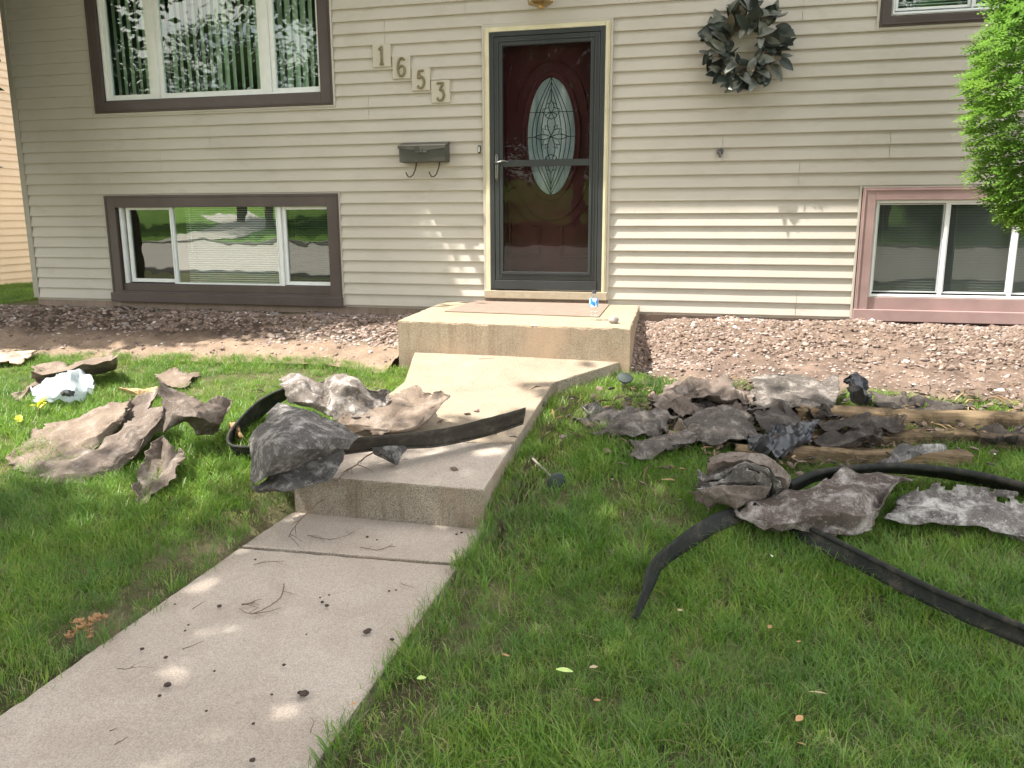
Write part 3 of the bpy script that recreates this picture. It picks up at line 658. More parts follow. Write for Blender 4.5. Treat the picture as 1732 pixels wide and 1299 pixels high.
for k in range(150):
    a = 2*math.pi*k/150*1.0+r2.uniform(-.14, .14); rr = r2.choice([.125, .165, .21, .255]); o = bpy.data.objects.new('leaf', lm[r2.choice([0, 0, 0, 1, 0, 2, 1]) if k % 19 else 3]); COL.objects.link(o); o.parent = t_
    inward = rr < .15 and r2.random() < .35
    d = Vector((math.cos(a), 0, math.sin(a))); tan = Vector((-math.sin(a), 0, math.cos(a)))
    dirv = (d*(.45 if not inward else -.35)+tan*r2.uniform(-1, 1)+Vector((0, -r2.uniform(.1, .9), 0))).normalized()
    nrm = Vector((r2.uniform(-.5, .5), -1, r2.uniform(-.2, .9))); s = dirv.cross(nrm).normalized(); nn = s.cross(dirv)
    mtx = Matrix((dirv, s, nn)).transposed().to_4x4(); sc = r2.uniform(.75, 1.12)*(.7 if inward else 1); mtx = Matrix.Translation(d*rr+Vector((0, -r2.uniform(.0, .07), 0)))@mtx@Matrix.Scale(sc, 4); o.matrix_local = mtx

# ------------------------------------------------------------ porch things
def quadmat(name, pts, z, h, mat, label, cat):
    b = MB(); P = [place(x, y, 0, lambda X, Y: z) for x, y in pts]; c = sum(P, Vector())/4
    b.prism([(p.x-c.x, p.y-c.y) for p in P], 0, h); o = b.build(name, mat, bevel=.002); o.location = (c.x, c.y, z); tag(o, label, cat); return o
quadmat('doormat', [(752, 527.5), (1013, 537), (1031, 515.5), (806, 508.5)], .0605, .008, MATM, 'faded tan door mat lying on the stoop under the door', 'door mat')
p = place(1004, 541.5)
t_ = thing('water_bottle', 'half empty clear water bottle with blue label standing on the stoop', 'bottle', p)
PET = glass('clear bottle plastic', .10, (.94, .96, .97), .1)
b = MB(); b.lathe([(0, .001), (.026, .001), (.031, .008), (.031, .04), (.028, .046), (.031, .052), (.031, .065), (.028, .07), (.0315, .076), (.0315, .148), (.028, .165), (.016, .185), (.0135, .19), (.0135, .2)], 20); b.build('body', PET, t_, smooth=True)
b = MB(); b.lathe([(.0323, .098), (.0325, .102), (.0325, .150), (.0300, .160)], 24); lb = M('blue bottle label')
lb.col(lb.ramp(lb.noise(42, 1, .3, (1, 1, .5), obj=True), [(.50, (.02, .22, .62)), (.56, (.75, .85, .92))])); lb.set(Roughness=.3); b.build('label', lb.mat, t_, smooth=True)
b = MB(); b.lathe([(0, .212), (.0145, .212), (.0155, .209), (.0155, .192), (0, .192)], 16); b.build('cap', simple('dark bottle cap', (.06, .07, .08), .4), t_)
def rock(name, px, py, r, mat, label=None, cat='rock', sq=.8, seed=0, h=None, group=None):
    bm = bmesh.new(); bmesh.ops.create_icosphere(bm, subdivisions=3, radius=r)
    for v in bm.verts:
        n_ = v.co.normalized(); v.co *= 1+.35*mn.noise(n_*1.3+Vector((seed, 0, 0)))+.10*mn.noise(n_*4+Vector((seed, 3, 0))); v.co.z *= sq
    me = bpy.data.meshes.new(name); bm.to_mesh(me); bm.free(); me.materials.append(mat); me.shade_smooth(); o = newobj(name, me)
    p_ = place(px, py); o.location = p_+Vector((0, 0, r*sq*.8)); tag(o, label, cat, group); return o
rock('rock', 1038, 547, .032, STONES[1], 'fist sized tan grey rock on the stoop beside the bottle', sq=1.0, seed=2)
rock('rock', 806, 696, .014, STONES[2], 'small tan stone lying on the upper walkway slab', seed=5)
for i, (x, y, r) in enumerate([(1690, 668, .034), (1578, 638, .022), (1658, 640, .02), (1706, 672, .02), (1525, 636, .022), (1468, 633, .02)]):
    rock('stone', x, y, r, PALE, ['largest pale round stone at the right lawn edge', 'pale stone in the soil left of the largest one', 'pale stone above the largest pale stone', 'small pale stone right of the largest one', 'pale stone in the right bed above the black film', 'leftmost pale stone of those in the right bed'][i], 'stone', .65, 11+i, group='pale stones in the right bed')
b = MB(); p = place(904, 549); 
for dx in (-.012, .014): b.lathe([(0, .004), (.008, .003), (.011, 0)], 8, (dx, 0, 0))
o = b.build('paint_drip', PALE); o.location = p+Vector((0, -.01, -.004)); tag(o, 'two white paint splashes on the front edge of the stoop', 'paint')

# ------------------------------------------------------------ sheets of torn landscape fabric
def cr(p0, p1, p2, p3, t): return .5*((2*p1)+(-p0+p2)*t+(2*p0-5*p1+4*p2-p3)*t*t+(-p0+3*p1-3*p2+p3)*t**3)
def upsample(rows, n, axis):
    A = np.array(rows, float)
    if axis == 1: A = A.transpose(1, 0, 2)
    k = len(A); out = []
    for i in range(k-1):
        p0, p1, p2, p3 = A[max(i-1, 0)], A[i], A[i+1], A[min(i+2, k-1)]
        for t in np.linspace(0, 1, n, endpoint=False): out.append(cr(p0, p1, p2, p3, t))
    out.append(A[-1]); out = np.array(out)
    return out.transpose(1, 0, 2) if axis == 1 else out
def upmix(rows, n, axis, k):
    A = np.array(rows, float)
    if axis == 1: A = A.transpose(1, 0, 2)
    m_ = len(A); out = []
    for i in range(m_-1):
        p0, p1, p2, p3 = A[max(i-1, 0)], A[i], A[i+1], A[min(i+2, m_-1)]
        for t in np.linspace(0, 1, n, endpoint=False): out.append((1-k)*(p1*(1-t)+p2*t)+k*cr(p0, p1, p2, p3, t))
    out.append(A[-1]); out = np.array(out)
    return out.transpose(1, 0, 2) if axis == 1 else out
def crumple(W3, amp, seed, res, jit=1.0):
    g_ = np.random.default_rng(seed+900); A = upmix(upmix(W3, 2, 0, .5), 2, 1, .5); nr, nc = A.shape[:2]
    J = g_.uniform(-1, 1, A.shape)*np.array([.9, .6, 1.35])*amp*1.25*jit; J[0] *= .5; J[-1] *= .5; A = A+J
    if nr*nc < 60 or jit > 0: A = upmix(upmix(A, 2, 0, .1), 2, 1, .1); K = g_.uniform(-1, 1, A.shape)*np.array([.5, .4, .8])*amp*.6*jit; K[0] *= .3; K[-1] *= .3; K[:, 0] *= .3; K[:, -1] *= .3; A = A+K
    r0, r1 = max(2, res[0]//4), max(2, res[1]//4)
    return upmix(upmix(A, r0, 0, .22), r1, 1, .22)
def crop(ox, oy, sc): return lambda x, y: (ox+x/sc, oy+y/sc)
def sheet(name, rows, cr_, mat, base=gbase, label=None, cat='landscape fabric', group=None, res=(14, 14), amp=.016, fine=.004, rag=.018, thick=.003, seed=0, parent=None, curl=None, over=0.0, pleat=None):
    hs = {GL: .62, GR: .62, GF: .72, GC: .9}.get(group, 1) if seed not in (3, 5, 15, 16) else 1
    W3 = [[list(place(*cr_(x, y), h*hs+over*(k_/(len(rows)-1))**1.5, base)) for (x, y, h) in r] for k_, r in enumerate(rows)]
    A = crumple(W3, amp, seed, res); nr, nc = A.shape[:2]
    off = Vector((seed*3.1, seed*1.7, 0)); vs = []; rs_ = random.Random(seed*77+5); big = max(nr, nc) > 20
    fac = [(rs_.uniform(0, math.pi), lam*rs_.uniform(.8, 1.25), rs_.random(), rs_.choice([-1, 1])) for lam in (.7, .52, .4, .3, .21, .15)]
    for i in range(nr):
        for j in range(nc):
            p = Vector(A[i, j]); q = p+off
            e = min(i, nr-1-i, j, nc-1-j); ed_ = max(0, 1-e/4)
            wq = Vector((mn.noise(q*3), mn.noise(q*3+Vector((7, 7, 7))), 0))*.05; d = 0
            for (ca, lam, ph, sg) in fac:
                u = ((p.x+wq.x)*math.cos(ca)+(p.y+wq.y)*math.sin(ca)*1.3+p.z*.8)/lam+ph; tri = abs((u % 1.0)*2-1); d += sg*(tri-.5)*lam*2.6
            d = amp*(d*.45+.12*(1-abs(mn.noise(q*16))*2.4))+fine*.5*mn.noise(q*45)
            if pleat:
                pu = (p.x*math.cos(pleat[0])+p.y*math.sin(pleat[0])+.03*mn.noise(q*5))/pleat[1]+.8*mn.noise(q*2.2); d += pleat[2]*(1-2*abs(math.sin(pu*math.pi)))*(.5+.8*mn.noise(q*3+Vector((2, 2, 2))))
            lift = ed_*max(0, mn.noise(q*4.3+Vector((8, 8, 8))))*.12*(1 if amp > .007 else .3)
            p.z += max(d, -.04) + .012 + lift
            rg = rag*1.0*ed_
            p.x += amp*.5*mn.noise(q*7+Vector((9, 0, 0)))+rg*(mn.noise(q*12)+.8*mn.noise(q*31)+.5*mn.noise(q*70)); p.y += amp*.5*mn.noise(q*7+Vector((0, 9, 0)))+rg*(mn.noise(q*13+Vector((4, 4, 4)))+.8*mn.noise(q*35)+.5*mn.noise(q*77))
            p.z = max(p.z, base(p.x, p.y)+.006)
            vs.append(p)
    def keep(i, j):
        e = min(i, nr-2-i, j, nc-2-j)
        if e > 3 or not big or rag < .007: return True
        return mn.noise(vs[i*nc+j]*16+off) < .22+.13*e
    c = sum(vs, Vector())/len(vs); c.z = base(c.x, c.y)
    if parent: c = parent.location.copy()
    b = MB(); b.add([v-c for v in vs], [(i*nc+j, i*nc+j+1, (i+1)*nc+j+1, (i+1)*nc+j) for i in range(nr-1) for j in range(nc-1) if keep(i, j)])
    o = b.build(name, mat, parent, smooth=True); o.data.set_sharp_from_angle(angle=.42)
    if not parent: o.location = c
    s_ = o.modifiers.new('thickness', 'SOLIDIFY'); s_.thickness = thick; s_.offset = 0
    if label: tag(o, label, cat, group)
    return o
GL = GC = GR = GF = '-'
C0 = crop(0, 540, 3.608); C4 = crop(380, 590, 3.2074); C6 = crop(920, 600, 2.133)
GL = 'torn fabric sheets on the left lawn'; GC = 'fabric sheets heaped at the walkway step'; GR = 'fabric scraps piled on the right lawn'
sheet('fabric_sheet', [[(10,905,.02),(230,690,.06),(430,630,.11),(620,570,.16),(805,510,.22)],[(60,915,.03),(260,730,.09),(450,690,.15),(620,640,.2),(780,590,.24)],[(80,930,.02),(260,800,.07),(470,770,.10),(600,740,.12),(730,660,.14)],[(90,940,.0),(330,880,.03),(500,830,.05),(620,790,.05),(700,720,.04)]], C0, FAB_TAN, label='widest tan fabric sheet spread flat at the far left of the lawn', group=GL, seed=1, amp=.009)
sheet('fabric_sheet', [[(75,940,.02),(300,860,.06),(560,810,.10),(730,690,.15),(880,560,.22),(1000,540,.30)],[(150,965,.03),(400,900,.08),(620,800,.17),(800,690,.24),(930,620,.28),(1025,545,.33)],[(250,1000,.02),(480,960,.07),(660,880,.14),(830,770,.18),(960,670,.24),(1020,600,.28)],[(350,1025,.01),(590,1000,.01),(745,940,.03),(870,830,.08),(950,740,.12),(1010,680,.2)]], C0, FAB_BRN, label='long brown fabric sheet folded into a ridge in front of the tan sheet', group=GL, seed=2, amp=.009, pleat=(1.0, .16, .008))
sheet('fabric_sheet', [[(965,390,.38),(1060,440,.33),(1240,510,.26),(1330,515,.2),(1425,545,.14)],[(970,440,.36),(1080,510,.32),(1180,560,.30),(1290,590,.22),(1400,590,.12)],[(985,500,.33),(1050,600,.28),(1200,600,.28),(1270,660,.18),(1370,640,.08)],[(1010,560,.3),(1000,700,.2),(1120,660,.16),(1220,740,.06),(1360,705,.02)]], C0, FAB_BRN, label='brown fabric sheet standing in a peak at the right of the left pile', group=GL, seed=3, amp=.009)
sheet('fabric_sheet', [[(800,540,.15),(890,490,.24),(975,490,.30)],[(740,610,.10),(850,570,.18),(960,540,.26)],[(720,690,.04),(800,640,.1),(900,590,.18)]], C0, FAB_BRN, label='small fabric piece tucked under the peak of the left pile', group=GL, seed=4, amp=.009)
sheet('fabric_sheet', [[(905,800,.12),(1000,720,.16),(1050,790,.13),(1120,800,.16)],[(880,880,.08),(980,860,.05),(1010,890,.06),(1100,880,.13)],[(850,960,.06),(930,980,.02),(990,980,.05),(1080,970,.08)],[(805,1090,.03),(850,1165,.01),(920,1110,.02),(960,1080,.03)]], C0, FAB_BRN, label='small curled fabric scrap lying alone in front of the left pile', group=GL, seed=5, amp=.01)
sheet('fabric_sheet', [[(950,340,.05),(1080,335,.06),(1215,335,.03)],[(955,370,.05),(1080,380,.06),(1180,375,.05)],[(960,405,.04),(1060,430,.04),(1130,432,.02)]], C0, FAB_TAN, label='pale flat fabric scrap behind the peak of the left pile', group=GL, seed=6, amp=.008)
sheet('fabric_roll', [[(210,315,.06),(420,285,.10),(560,250,.12),(690,222,.14)],[(215,345,.12),(430,310,.16),(580,275,.18),(715,262,.17)],[(200,375,.06),(420,350,.08),(590,320,.08),(715,295,.08)],[(240,400,.01),(430,375,.01),(600,345,.01),(690,320,.01)]], C0, FAB_TAN, label='rolled tan fabric lying behind the white plastic bag', cat='landscape fabric', seed=7, amp=.009)
sheet('fabric_strip', [[(270,335,.06),(170,420,.06),(75,500,.03)],[(285,365,.07),(190,440,.07),(110,515,.05)],[(280,385,.02),(200,465,.02),(150,520,.01)]], C0, FAB_TAN, label='narrow tan fabric strip left of the white plastic bag', group=GL, seed=8, amp=.01)
sheet('plastic_bag', [[(235,400,.07),(330,365,.10),(440,337,.14),(520,365,.08)],[(205,450,.06),(320,410,.13),(430,395,.14),(575,410,.06)],[(195,500,.04),(320,460,.12),(430,450,.12),(570,450,.05)],[(200,545,.01),(330,520,.05),(430,530,.04),(565,500,.01)]], C0, BAG, label='crumpled white plastic bag on the grass at the far left', cat='plastic bag', seed=9, amp=.016, thick=.001, rag=.01, pleat=(.8, .07, .014))
sheet('black_lump', [[(375,450,.13),(420,445,.15),(455,455,.13)],[(380,470,.13),(420,470,.14),(455,468,.12)],[(395,482,.12),(430,487,.12),(450,480,.11)]], C0, FILM, label='small black scrap lying on the white plastic bag', cat='scrap', seed=10, amp=.006, res=(4, 4), rag=.008)
sheet('board', [[(-60,205,.05),(60,208,.05),(225,198,.03)],[(-60,245,.05),(50,245,.05),(190,240,.04)],[(-60,275,.03),(60,280,.03),(130,283,.02)]], C0, BOARD, label='splintered pinkish board at the left edge of the lawn', cat='board', seed=11, amp=.006, thick=.012, rag=.01)
sheet('bark_piece', [[(730,438,.03),(850,432,.04),(960,440,.04)],[(740,452,.04),(850,455,.05),(965,460,.05)],[(770,460,.02),(860,475,.02),(960,488,.02)]], C0, CHIP, label='orange splintered bark piece behind the folded fabric sheets', cat='bark', seed=12, amp=.012, rag=.02, thick=.006)
# heap at the step
sheet('fabric_sheet', [[(300,180,.25),(400,140,.30),(520,200,.24),(640,150,.30),(720,170,.28),(820,265,.18)],[(310,240,.25),(430,210,.28),(530,260,.20),(660,220,.27),(760,270,.2),(900,280,.12)],[(320,290,.2),(450,300,.2),(560,320,.16),(660,300,.18),(780,320,.15),(900,330,.1)],[(380,330,.12),(500,340,.12),(580,390,.1),(620,420,.08),(700,400,.1),(850,400,.06)]], C4, FAB_PALE, sbase, 'pale mud crusted fabric sheet at the back of the step heap', group=GC, seed=13, amp=.015)
sheet('fabric_sheet', [[(700,290,.16),(850,270,.13),(930,245,.12),(1050,260,.10),(1180,245,.22)],[(640,380,.12),(800,340,.12),(950,340,.1),(1090,330,.12),(1240,285,.22)],[(620,430,.08),(780,420,.08),(900,420,.06),(1060,410,.09),(1160,350,.12)],[(640,470,.02),(760,470,.03),(900,470,.02),(1040,460,.04),(1120,430,.03)]], C4, FAB_TAN, sbase, 'brown fabric sheet with upturned corner lying on the walkway slab', group=GC, seed=14, amp=.009)
sheet('fabric_sheet', [[(290,308,.30),(420,335,.30),(540,380,.27),(640,440,.22),(715,490,.17)],[(200,400,.26),(350,420,.31),(480,460,.29),(590,490,.24),(720,515,.17)],[(135,510,.18),(290,540,.27),(430,560,.24),(560,550,.2),(670,560,.15)],[(140,640,.1),(250,650,.18),(380,640,.16),(500,600,.14),(600,580,.12)],[(150,775,.03),(220,720,.1),(330,690,.1),(430,640,.09),(530,600,.08)]], C4, FAB_GRY, sbase, 'large fan shaped grey fabric sheet draped over the step corner', group=GC, seed=15, amp=.005, rag=.008)
sheet('fabric_sheet', [[(152,765,.03),(255,700,.07),(345,660,.08),(465,610,.08),(650,555,.1)],[(160,790,.02),(280,770,.05),(400,710,.06),(520,660,.06),(640,610,.08)],[(180,800,.01),(350,780,.02),(450,755,.03),(560,730,.03),(610,680,.04)]], C4, FAB_GRY, sbase, 'pale speckled fabric flap beneath the large grey fan shaped sheet', group=GC, seed=16, amp=.005, rag=.008)
sheet('fabric_sheet', [[(800,545,.1),(890,540,.1),(1010,540,.05)],[(812,590,.05),(905,590,.06),(965,590,.03)],[(850,600,.03),(930,640,.01),(940,640,.01)]], C4, FAB_GRY, sbase, 'small triangular fabric corner poking out under the edging strip', group=GC, seed=17, amp=.003, rag=.003)
# right pile
for i, (rows, mt, lab, am) in enumerate([
 ([[(440,110,.1),(540,88,.12),(640,105,.12),(665,95,.18),(740,150,.1)],[(440,140,.08),(540,130,.1),(640,150,.1),(700,150,.12),(760,165,.06)],[(370,180,.05),(480,170,.06),(600,190,.06),(700,190,.05),(750,190,.03)]], FAB_BRN, 'grey brown fabric sheet at the back left of the right pile', .022),
 ([[(740,85,.15),(860,75,.18),(980,100,.14),(1060,75,.2)],[(760,130,.12),(880,110,.14),(980,125,.12),(1068,120,.15)],[(740,170,.08),(860,150,.1),(970,140,.1),(1060,150,.1)],[(740,205,.03),(850,200,.04),(960,208,.04),(1050,205,.04)]], FAB_GRY, 'largest fabric sheet with upturned corner at the back of the right pile', .012),
 ([[(100,250,.04),(190,205,.1),(300,195,.14),(400,200,.16),(490,225,.14)],[(140,260,.04),(210,240,.1),(320,230,.15),(400,240,.15),(470,250,.12)],[(160,275,.02),(230,280,.08),(330,270,.12),(410,280,.1),(450,270,.06)],[(200,300,.0),(260,300,.02),(340,305,.03),(420,300,.02),(440,290,.02)]], FAB_GRY, 'leftmost fabric bundle of the right pile, mud streaked', .03),
 ([[(370,165,.1),(430,150,.12),(500,140,.15),(550,190,.12)],[(400,185,.1),(450,180,.12),(510,185,.14),(560,210,.1)],[(420,210,.05),(470,215,.05),(520,225,.05),(560,225,.04)]], FAB_BRN, 'brown ruffled fabric scrap between the left bundle and back sheet', .035),
 ([[(500,240,.12),(560,210,.16),(640,185,.18),(720,200,.16),(750,230,.14)],[(500,250,.1),(580,250,.14),(650,230,.18),(720,240,.14),(755,260,.1)],[(540,300,.06),(600,290,.1),(670,280,.12),(720,290,.1),(770,300,.05)],[(570,330,.02),(610,342,.01),(670,325,.03),(720,325,.03),(775,310,.02)]], FAB_GRY, 'smooth grey fabric flap in the middle of the right pile', .012),
 ([[(305,320,.08),(380,300,.12),(440,300,.1),(540,290,.08)],[(315,345,.08),(380,325,.12),(450,320,.08),(550,320,.04)],[(320,385,.02),(390,380,.02),(440,355,.02),(560,340,.0)]], FAB_GRY, 'curled fabric roll at the front left of the right pile', .02),
 ([[(760,205,.16),(850,205,.17),(930,240,.14)],[(750,240,.14),(840,240,.16),(960,260,.1)],[(770,285,.08),(850,290,.08),(930,290,.06)]], FAB_DRK, 'dark fabric piece right of the smooth grey flap', .025),
 ([[(970,250,.1),(1060,245,.14),(1200,255,.12),(1300,262,.1)],[(960,280,.06),(1080,270,.1),(1200,270,.1),(1290,275,.08)]], FAB_DRK, 'dark cloth strip lying between the two rear timbers', .02),
 ([[(970,290,.12),(1090,275,.14),(1170,285,.15),(1200,310,.12)],[(975,310,.1),(1080,305,.12),(1160,310,.12),(1215,330,.08)],[(980,330,.04),(1080,338,.04),(1150,335,.05),(1220,345,.03)]], FAB_DRK, 'dark wet cloth draped over the middle timber', .03),
 ([[(1180,165,.06),(1260,165,.08),(1310,190,.06),(1430,175,.05),(1545,180,.03)],[(1190,200,.02),(1260,210,.02),(1320,212,.02),(1430,210,.01),(1540,200,.01)]], FAB_DRK, 'thin dark fabric strip trailing right behind the timbers', .02)]):
    sheet('fabric_sheet', rows, C6, (FAB_GRD if mt is FAB_GRY else mt), gbase, lab, group=GR, seed=20+i, amp=am*.55, over=.05, pleat=(i*.9, .11+.02*(i % 3), .014+am*.3))
sheet('plastic_film', [[(730,300,.12),(800,290,.14),(900,270,.16),(990,265,.12)],[(740,330,.08),(800,320,.14),(880,310,.16),(970,310,.08)],[(780,370,.05),(830,370,.12),(880,360,.1),(940,340,.04)],[(820,385,.02),(850,400,.02),(880,385,.02),(920,360,.01)]], C6, FILM, gbase, 'shiny black plastic film crumpled over the end of the front timber', 'plastic film', seed=40, amp=.014, thick=.001, pleat=(.35, .055, .022))
sheet('plastic_film', [[(1085,90,.22),(1120,75,.25),(1160,110,.2)],[(1095,130,.15),(1140,130,.2),(1180,160,.12)],[(1110,185,.03),(1150,195,.04),(1200,190,.02)]], C6, FILM, gbase, 'black plastic film tuft standing up at the back of the right pile', 'plastic film', seed=41, amp=.014, thick=.001, pleat=(.1, .045, .02))
def scrap(cx, cy, w, h, z, mat, lab, sd):
    r = random.Random(sd); rows = []
    for i in range(4):
        y = cy-h/2+h*i/3; rows.append([(cx-w/2*(1-.25*abs(i-1.3))+w*j/4*(1-.2*abs(i-1.3))+r.uniform(-.08, .08)*w, y+r.uniform(-.22, .22)*h, max(.01, z*math.sin(math.pi*(j+.6)/5.2)*(1-.25*i)+r.uniform(-.02, .03))) for j in range(5)])
    sheet('fabric_sheet', rows, C6, mat, gbase, lab, group=GR, seed=sd, amp=.012, over=.03, res=(10, 10), pleat=(r.uniform(0, 3), r.uniform(.07, .13), .016))
scrap(470, 190, 180, 70, .10, FAB_BRN, 'brown ruffled scrap at the left rear of the right pile', 61)
scrap(590, 195, 150, 60, .13, FAB_DRK, 'dark scrap wedged between the back sheet and smooth grey flap', 62)
scrap(700, 200, 120, 60, .15, FAB_BRN, 'brown scrap folded over behind the smooth grey flap', 63)
scrap(500, 300, 170, 50, .09, FAB_TAN, 'tan scrap under the smooth grey flap at the front of the pile', 64)
scrap(1010, 225, 170, 50, .13, FAB_DRK, 'dark scrap on the left end of the splintered rear timber', 65)
scrap(860, 240, 150, 70, .15, FAB_DRK, 'dark folded scrap just above the shiny black film', 66)
scrap(1260, 195, 140, 34, .08, FAB_DRK, 'dark low scrap behind the splintered rear timber', 67)
scrap(1650, 300, 190, 60, .12, FAB_DRK, 'dark flat scrap on the rotten timber at the right edge', 68)
scrap(200, 235, 130, 50, .06, FAB_GRY, 'small grey scrap at the left tip of the right pile', 69)
GF = 'fabric sheets over the edging in front right'
roll = thing('fabric_roll', 'pale streaked fabric roll at the crossing of the black edging', 'landscape fabric', place(*C6(720, 570), 0, gbase), GF)
for k_, (rows, mt) in enumerate([
 ([[(560,450,.10),(650,420,.16),(740,400,.18),(820,440,.16),(870,490,.08)],[(555,490,.09),(650,470,.13),(740,460,.14),(810,490,.11),(850,515,.06)],[(560,520,.06),(650,520,.08),(740,520,.08),(800,530,.06),(840,535,.04)]], FAB_DRK),
 ([[(595,385,.14),(660,362,.2),(750,362,.23),(830,388,.22),(885,450,.16),(890,500,.08)],[(585,425,.14),(650,395,.21),(740,388,.24),(815,412,.23),(865,462,.16),(870,510,.08)],[(580,450,.10),(650,425,.15),(730,410,.18),(795,432,.17),(840,480,.12),(845,515,.07)]], FAB_BRN),
 ([[(556,455,.15),(640,425,.22),(730,398,.25),(800,420,.24),(848,470,.17),(852,505,.1)],[(552,475,.14),(645,445,.20),(730,415,.23),(792,434,.22),(834,478,.15),(835,512,.1)],[(572,485,.08),(650,462,.13),(730,437,.15),(778,450,.15),(808,488,.11),(806,520,.06)]], FAB_WHT),
 ([[(550,478,.14),(640,462,.19),(720,442,.21),(776,456,.2),(812,492,.13),(812,525,.08)],[(552,498,.12),(640,482,.17),(720,462,.19),(768,472,.17),(792,503,.11),(792,530,.07)],[(565,512,.06),(640,502,.10),(718,488,.11),(764,495,.10),(776,518,.07),(776,535,.04)]], FAB_WHT),
 ([[(528,505,.09),(600,500,.15),(690,488,.17),(770,502,.13),(810,520,.10)],[(540,530,.07),(610,528,.12),(690,525,.14),(760,528,.10),(800,535,.08)],[(590,578,.03),(645,556,.06),(690,588,.06),(740,562,.05),(790,548,.04)]], FAB_BRN)]):
    sheet('fold', rows, C6, mt, gbase, seed=80+k_, amp=.008, rag=.012, parent=roll, res=(12, 12))
sheet('fabric_sheet', [[(830,510,.14),(950,480,.18),(1080,450,.2),(1200,430,.2),(1350,455,.16)],[(760,540,.12),(900,520,.18),(1040,500,.22),(1180,490,.22),(1290,500,.16)],[(720,575,.08),(860,600,.12),(950,560,.2),(1080,580,.2),(1220,580,.14)],[(680,560,.08),(790,640,.04),(920,600,.14),(1060,630,.08),(1180,630,.06)],[(690,575,.05),(800,645,.02),(900,640,.03),(1030,668,.02),(1130,650,.02)]], C6, FAB_SPK, gbase, 'large brown speckled fabric sheet draped over the crossing black edging', group=GF, seed=43, amp=.008, over=.04, pleat=(.5, .21, .012))
sheet('fabric_sheet', [[(720,590,.05),(850,600,.07),(950,575,.10),(1070,610,.08),(1190,600,.05)],[(760,615,.04),(860,625,.05),(950,610,.08),(1050,640,.06),(1170,625,.05)],[(800,645,.03),(890,642,.03),(960,640,.05),(1040,668,.03),(1140,648,.03)]], C6, FAB_TAN, gbase, 'paler turned under hem of the large brown speckled sheet', group=GF, seed=46, amp=.008, over=.02)
sheet('fabric_sheet', [[(1290,515,.12),(1450,505,.14),(1600,515,.14),(1780,545,.14)],[(1260,560,.08),(1400,560,.1),(1600,580,.1),(1780,610,.1)],[(1200,610,.02),(1380,620,.02),(1560,630,.02),(1780,680,.02)]], C6, FAB_WHT, gbase, 'long pale muddy fabric strip running off to the right edge', group=GF, seed=44, amp=.008, over=.04, pleat=(1.4, .07, .010))
sheet('fabric_sheet', [[(1630,655,.02),(1700,668,.02),(1800,690,.02)],[(1660,675,.01),(1720,695,.01),(1800,715,.01)]], C6, FAB_PALE, gbase, 'pale fabric corner at the right edge below the long strip', group=GF, seed=45, amp=.006)

# ------------------------------------------------------------ edging strips
def edging(top, bot, cr_, mat, base, label, tube_r=.011, bead='top', group='lengths of lawn edging', seed=0, lift=0.0):
    T = upsample([[list(place(*cr_(x, y), h, base)) for x, y, h in top]], 12, 1)[0]; B = upsample([[list(place(*cr_(x, y), h, base)) for x, y, h in bot]], 12, 1)[0]
    n = min(len(T), len(B)); c = Vector(B[n//2]); root = thing('lawn_edging', label, 'edging', c, group)
    b = MB(); vs = []; k = 5
    for i in range(n):
        t_, b_ = Vector(T[i]), Vector(B[i])
        for j in range(k):
            u = j/(k-1); p = t_.lerp(b_, u); p.y += .010*math.sin(u*math.pi)+.007*mn.noise(p*6)+.004*mn.noise(p*17); p.z += .003*mn.noise(p*15+Vector((seed, 0, 0))); p.z = max(p.z, base(p.x, p.y)+.003)+lift; vs.append(p-c)
    b.add(vs, [(i*k+j, i*k+j+1, (i+1)*k+j+1, (i+1)*k+j) for i in range(n-1) for j in range(k-1)]); o = b.build('web', mat, root, smooth=True)
    s_ = o.modifiers.new('t', 'SOLIDIFY'); s_.thickness = .004; s_.offset = 0
    if bead:
        b = MB(); b.tube([Vector(p)-c+Vector((0, 0, lift)) for p in (T if bead == 'top' else B)[:n]], tube_r, 8); b.build('bead', mat, root, smooth=True)
    return root
edging([(640,490,.20),(900,468,.17),(1200,430,.14),(1450,370,.16),(1632,320,.20)], [(640,570,.08),(900,540,.07),(1150,528,.04),(1420,470,.04),(1620,404,.10)], C4, EDGE_T, sbase, 'dusty brown edging strip curving up across the walkway slab', .006, 'bot')
edging([(320,215,.24),(180,290,.18),(60,410,.14),(18,480,.12),(40,525,.115),(150,535,.115)], [(340,270,.14),(225,350,.06),(110,470,.0),(40,550,.0),(60,610,.0),(150,620,.0)], C4, EDGE, gbase, 'black edging bent into a hook left of the grey fabric', .009)
edging([(885,470,.13),(1000,424,.14),(1200,403,.14),(1400,410,.13),(1600,440,.12),(1790,490,.12)], [(885,505,.05),(1000,455,.07),(1200,428,.08),(1400,440,.05),(1600,478,.03),(1790,535,.02)], C6, EDGE, gbase, 'black edging arched behind the large brown fabric sheet', .017)
edging([(700,560,.06),(600,600,.08),(468,690,.10),(378,780,.09),(352,880,.07),(316,975,.03)], [(750,605,.02),(650,650,.02),(540,712,.02),(432,790,.02),(400,850,.01),(336,985,.0)], C6, EDGE, gbase, 'black edging end torn to a point, reaching toward the walkway', .004, None, lift=.025)
edging([(865,628,.02),(965,655,.055),(1155,750,.08),(1355,852,.08),(1500,918,.08),(1800,1045,.08)], [(895,680,.0),(975,728,.01),(1140,808,.02),(1330,908,.02),(1480,978,.02),(1790,1110,.02)], C6, EDGE, gbase, 'black edging running to the lower right corner', .012, lift=.03)
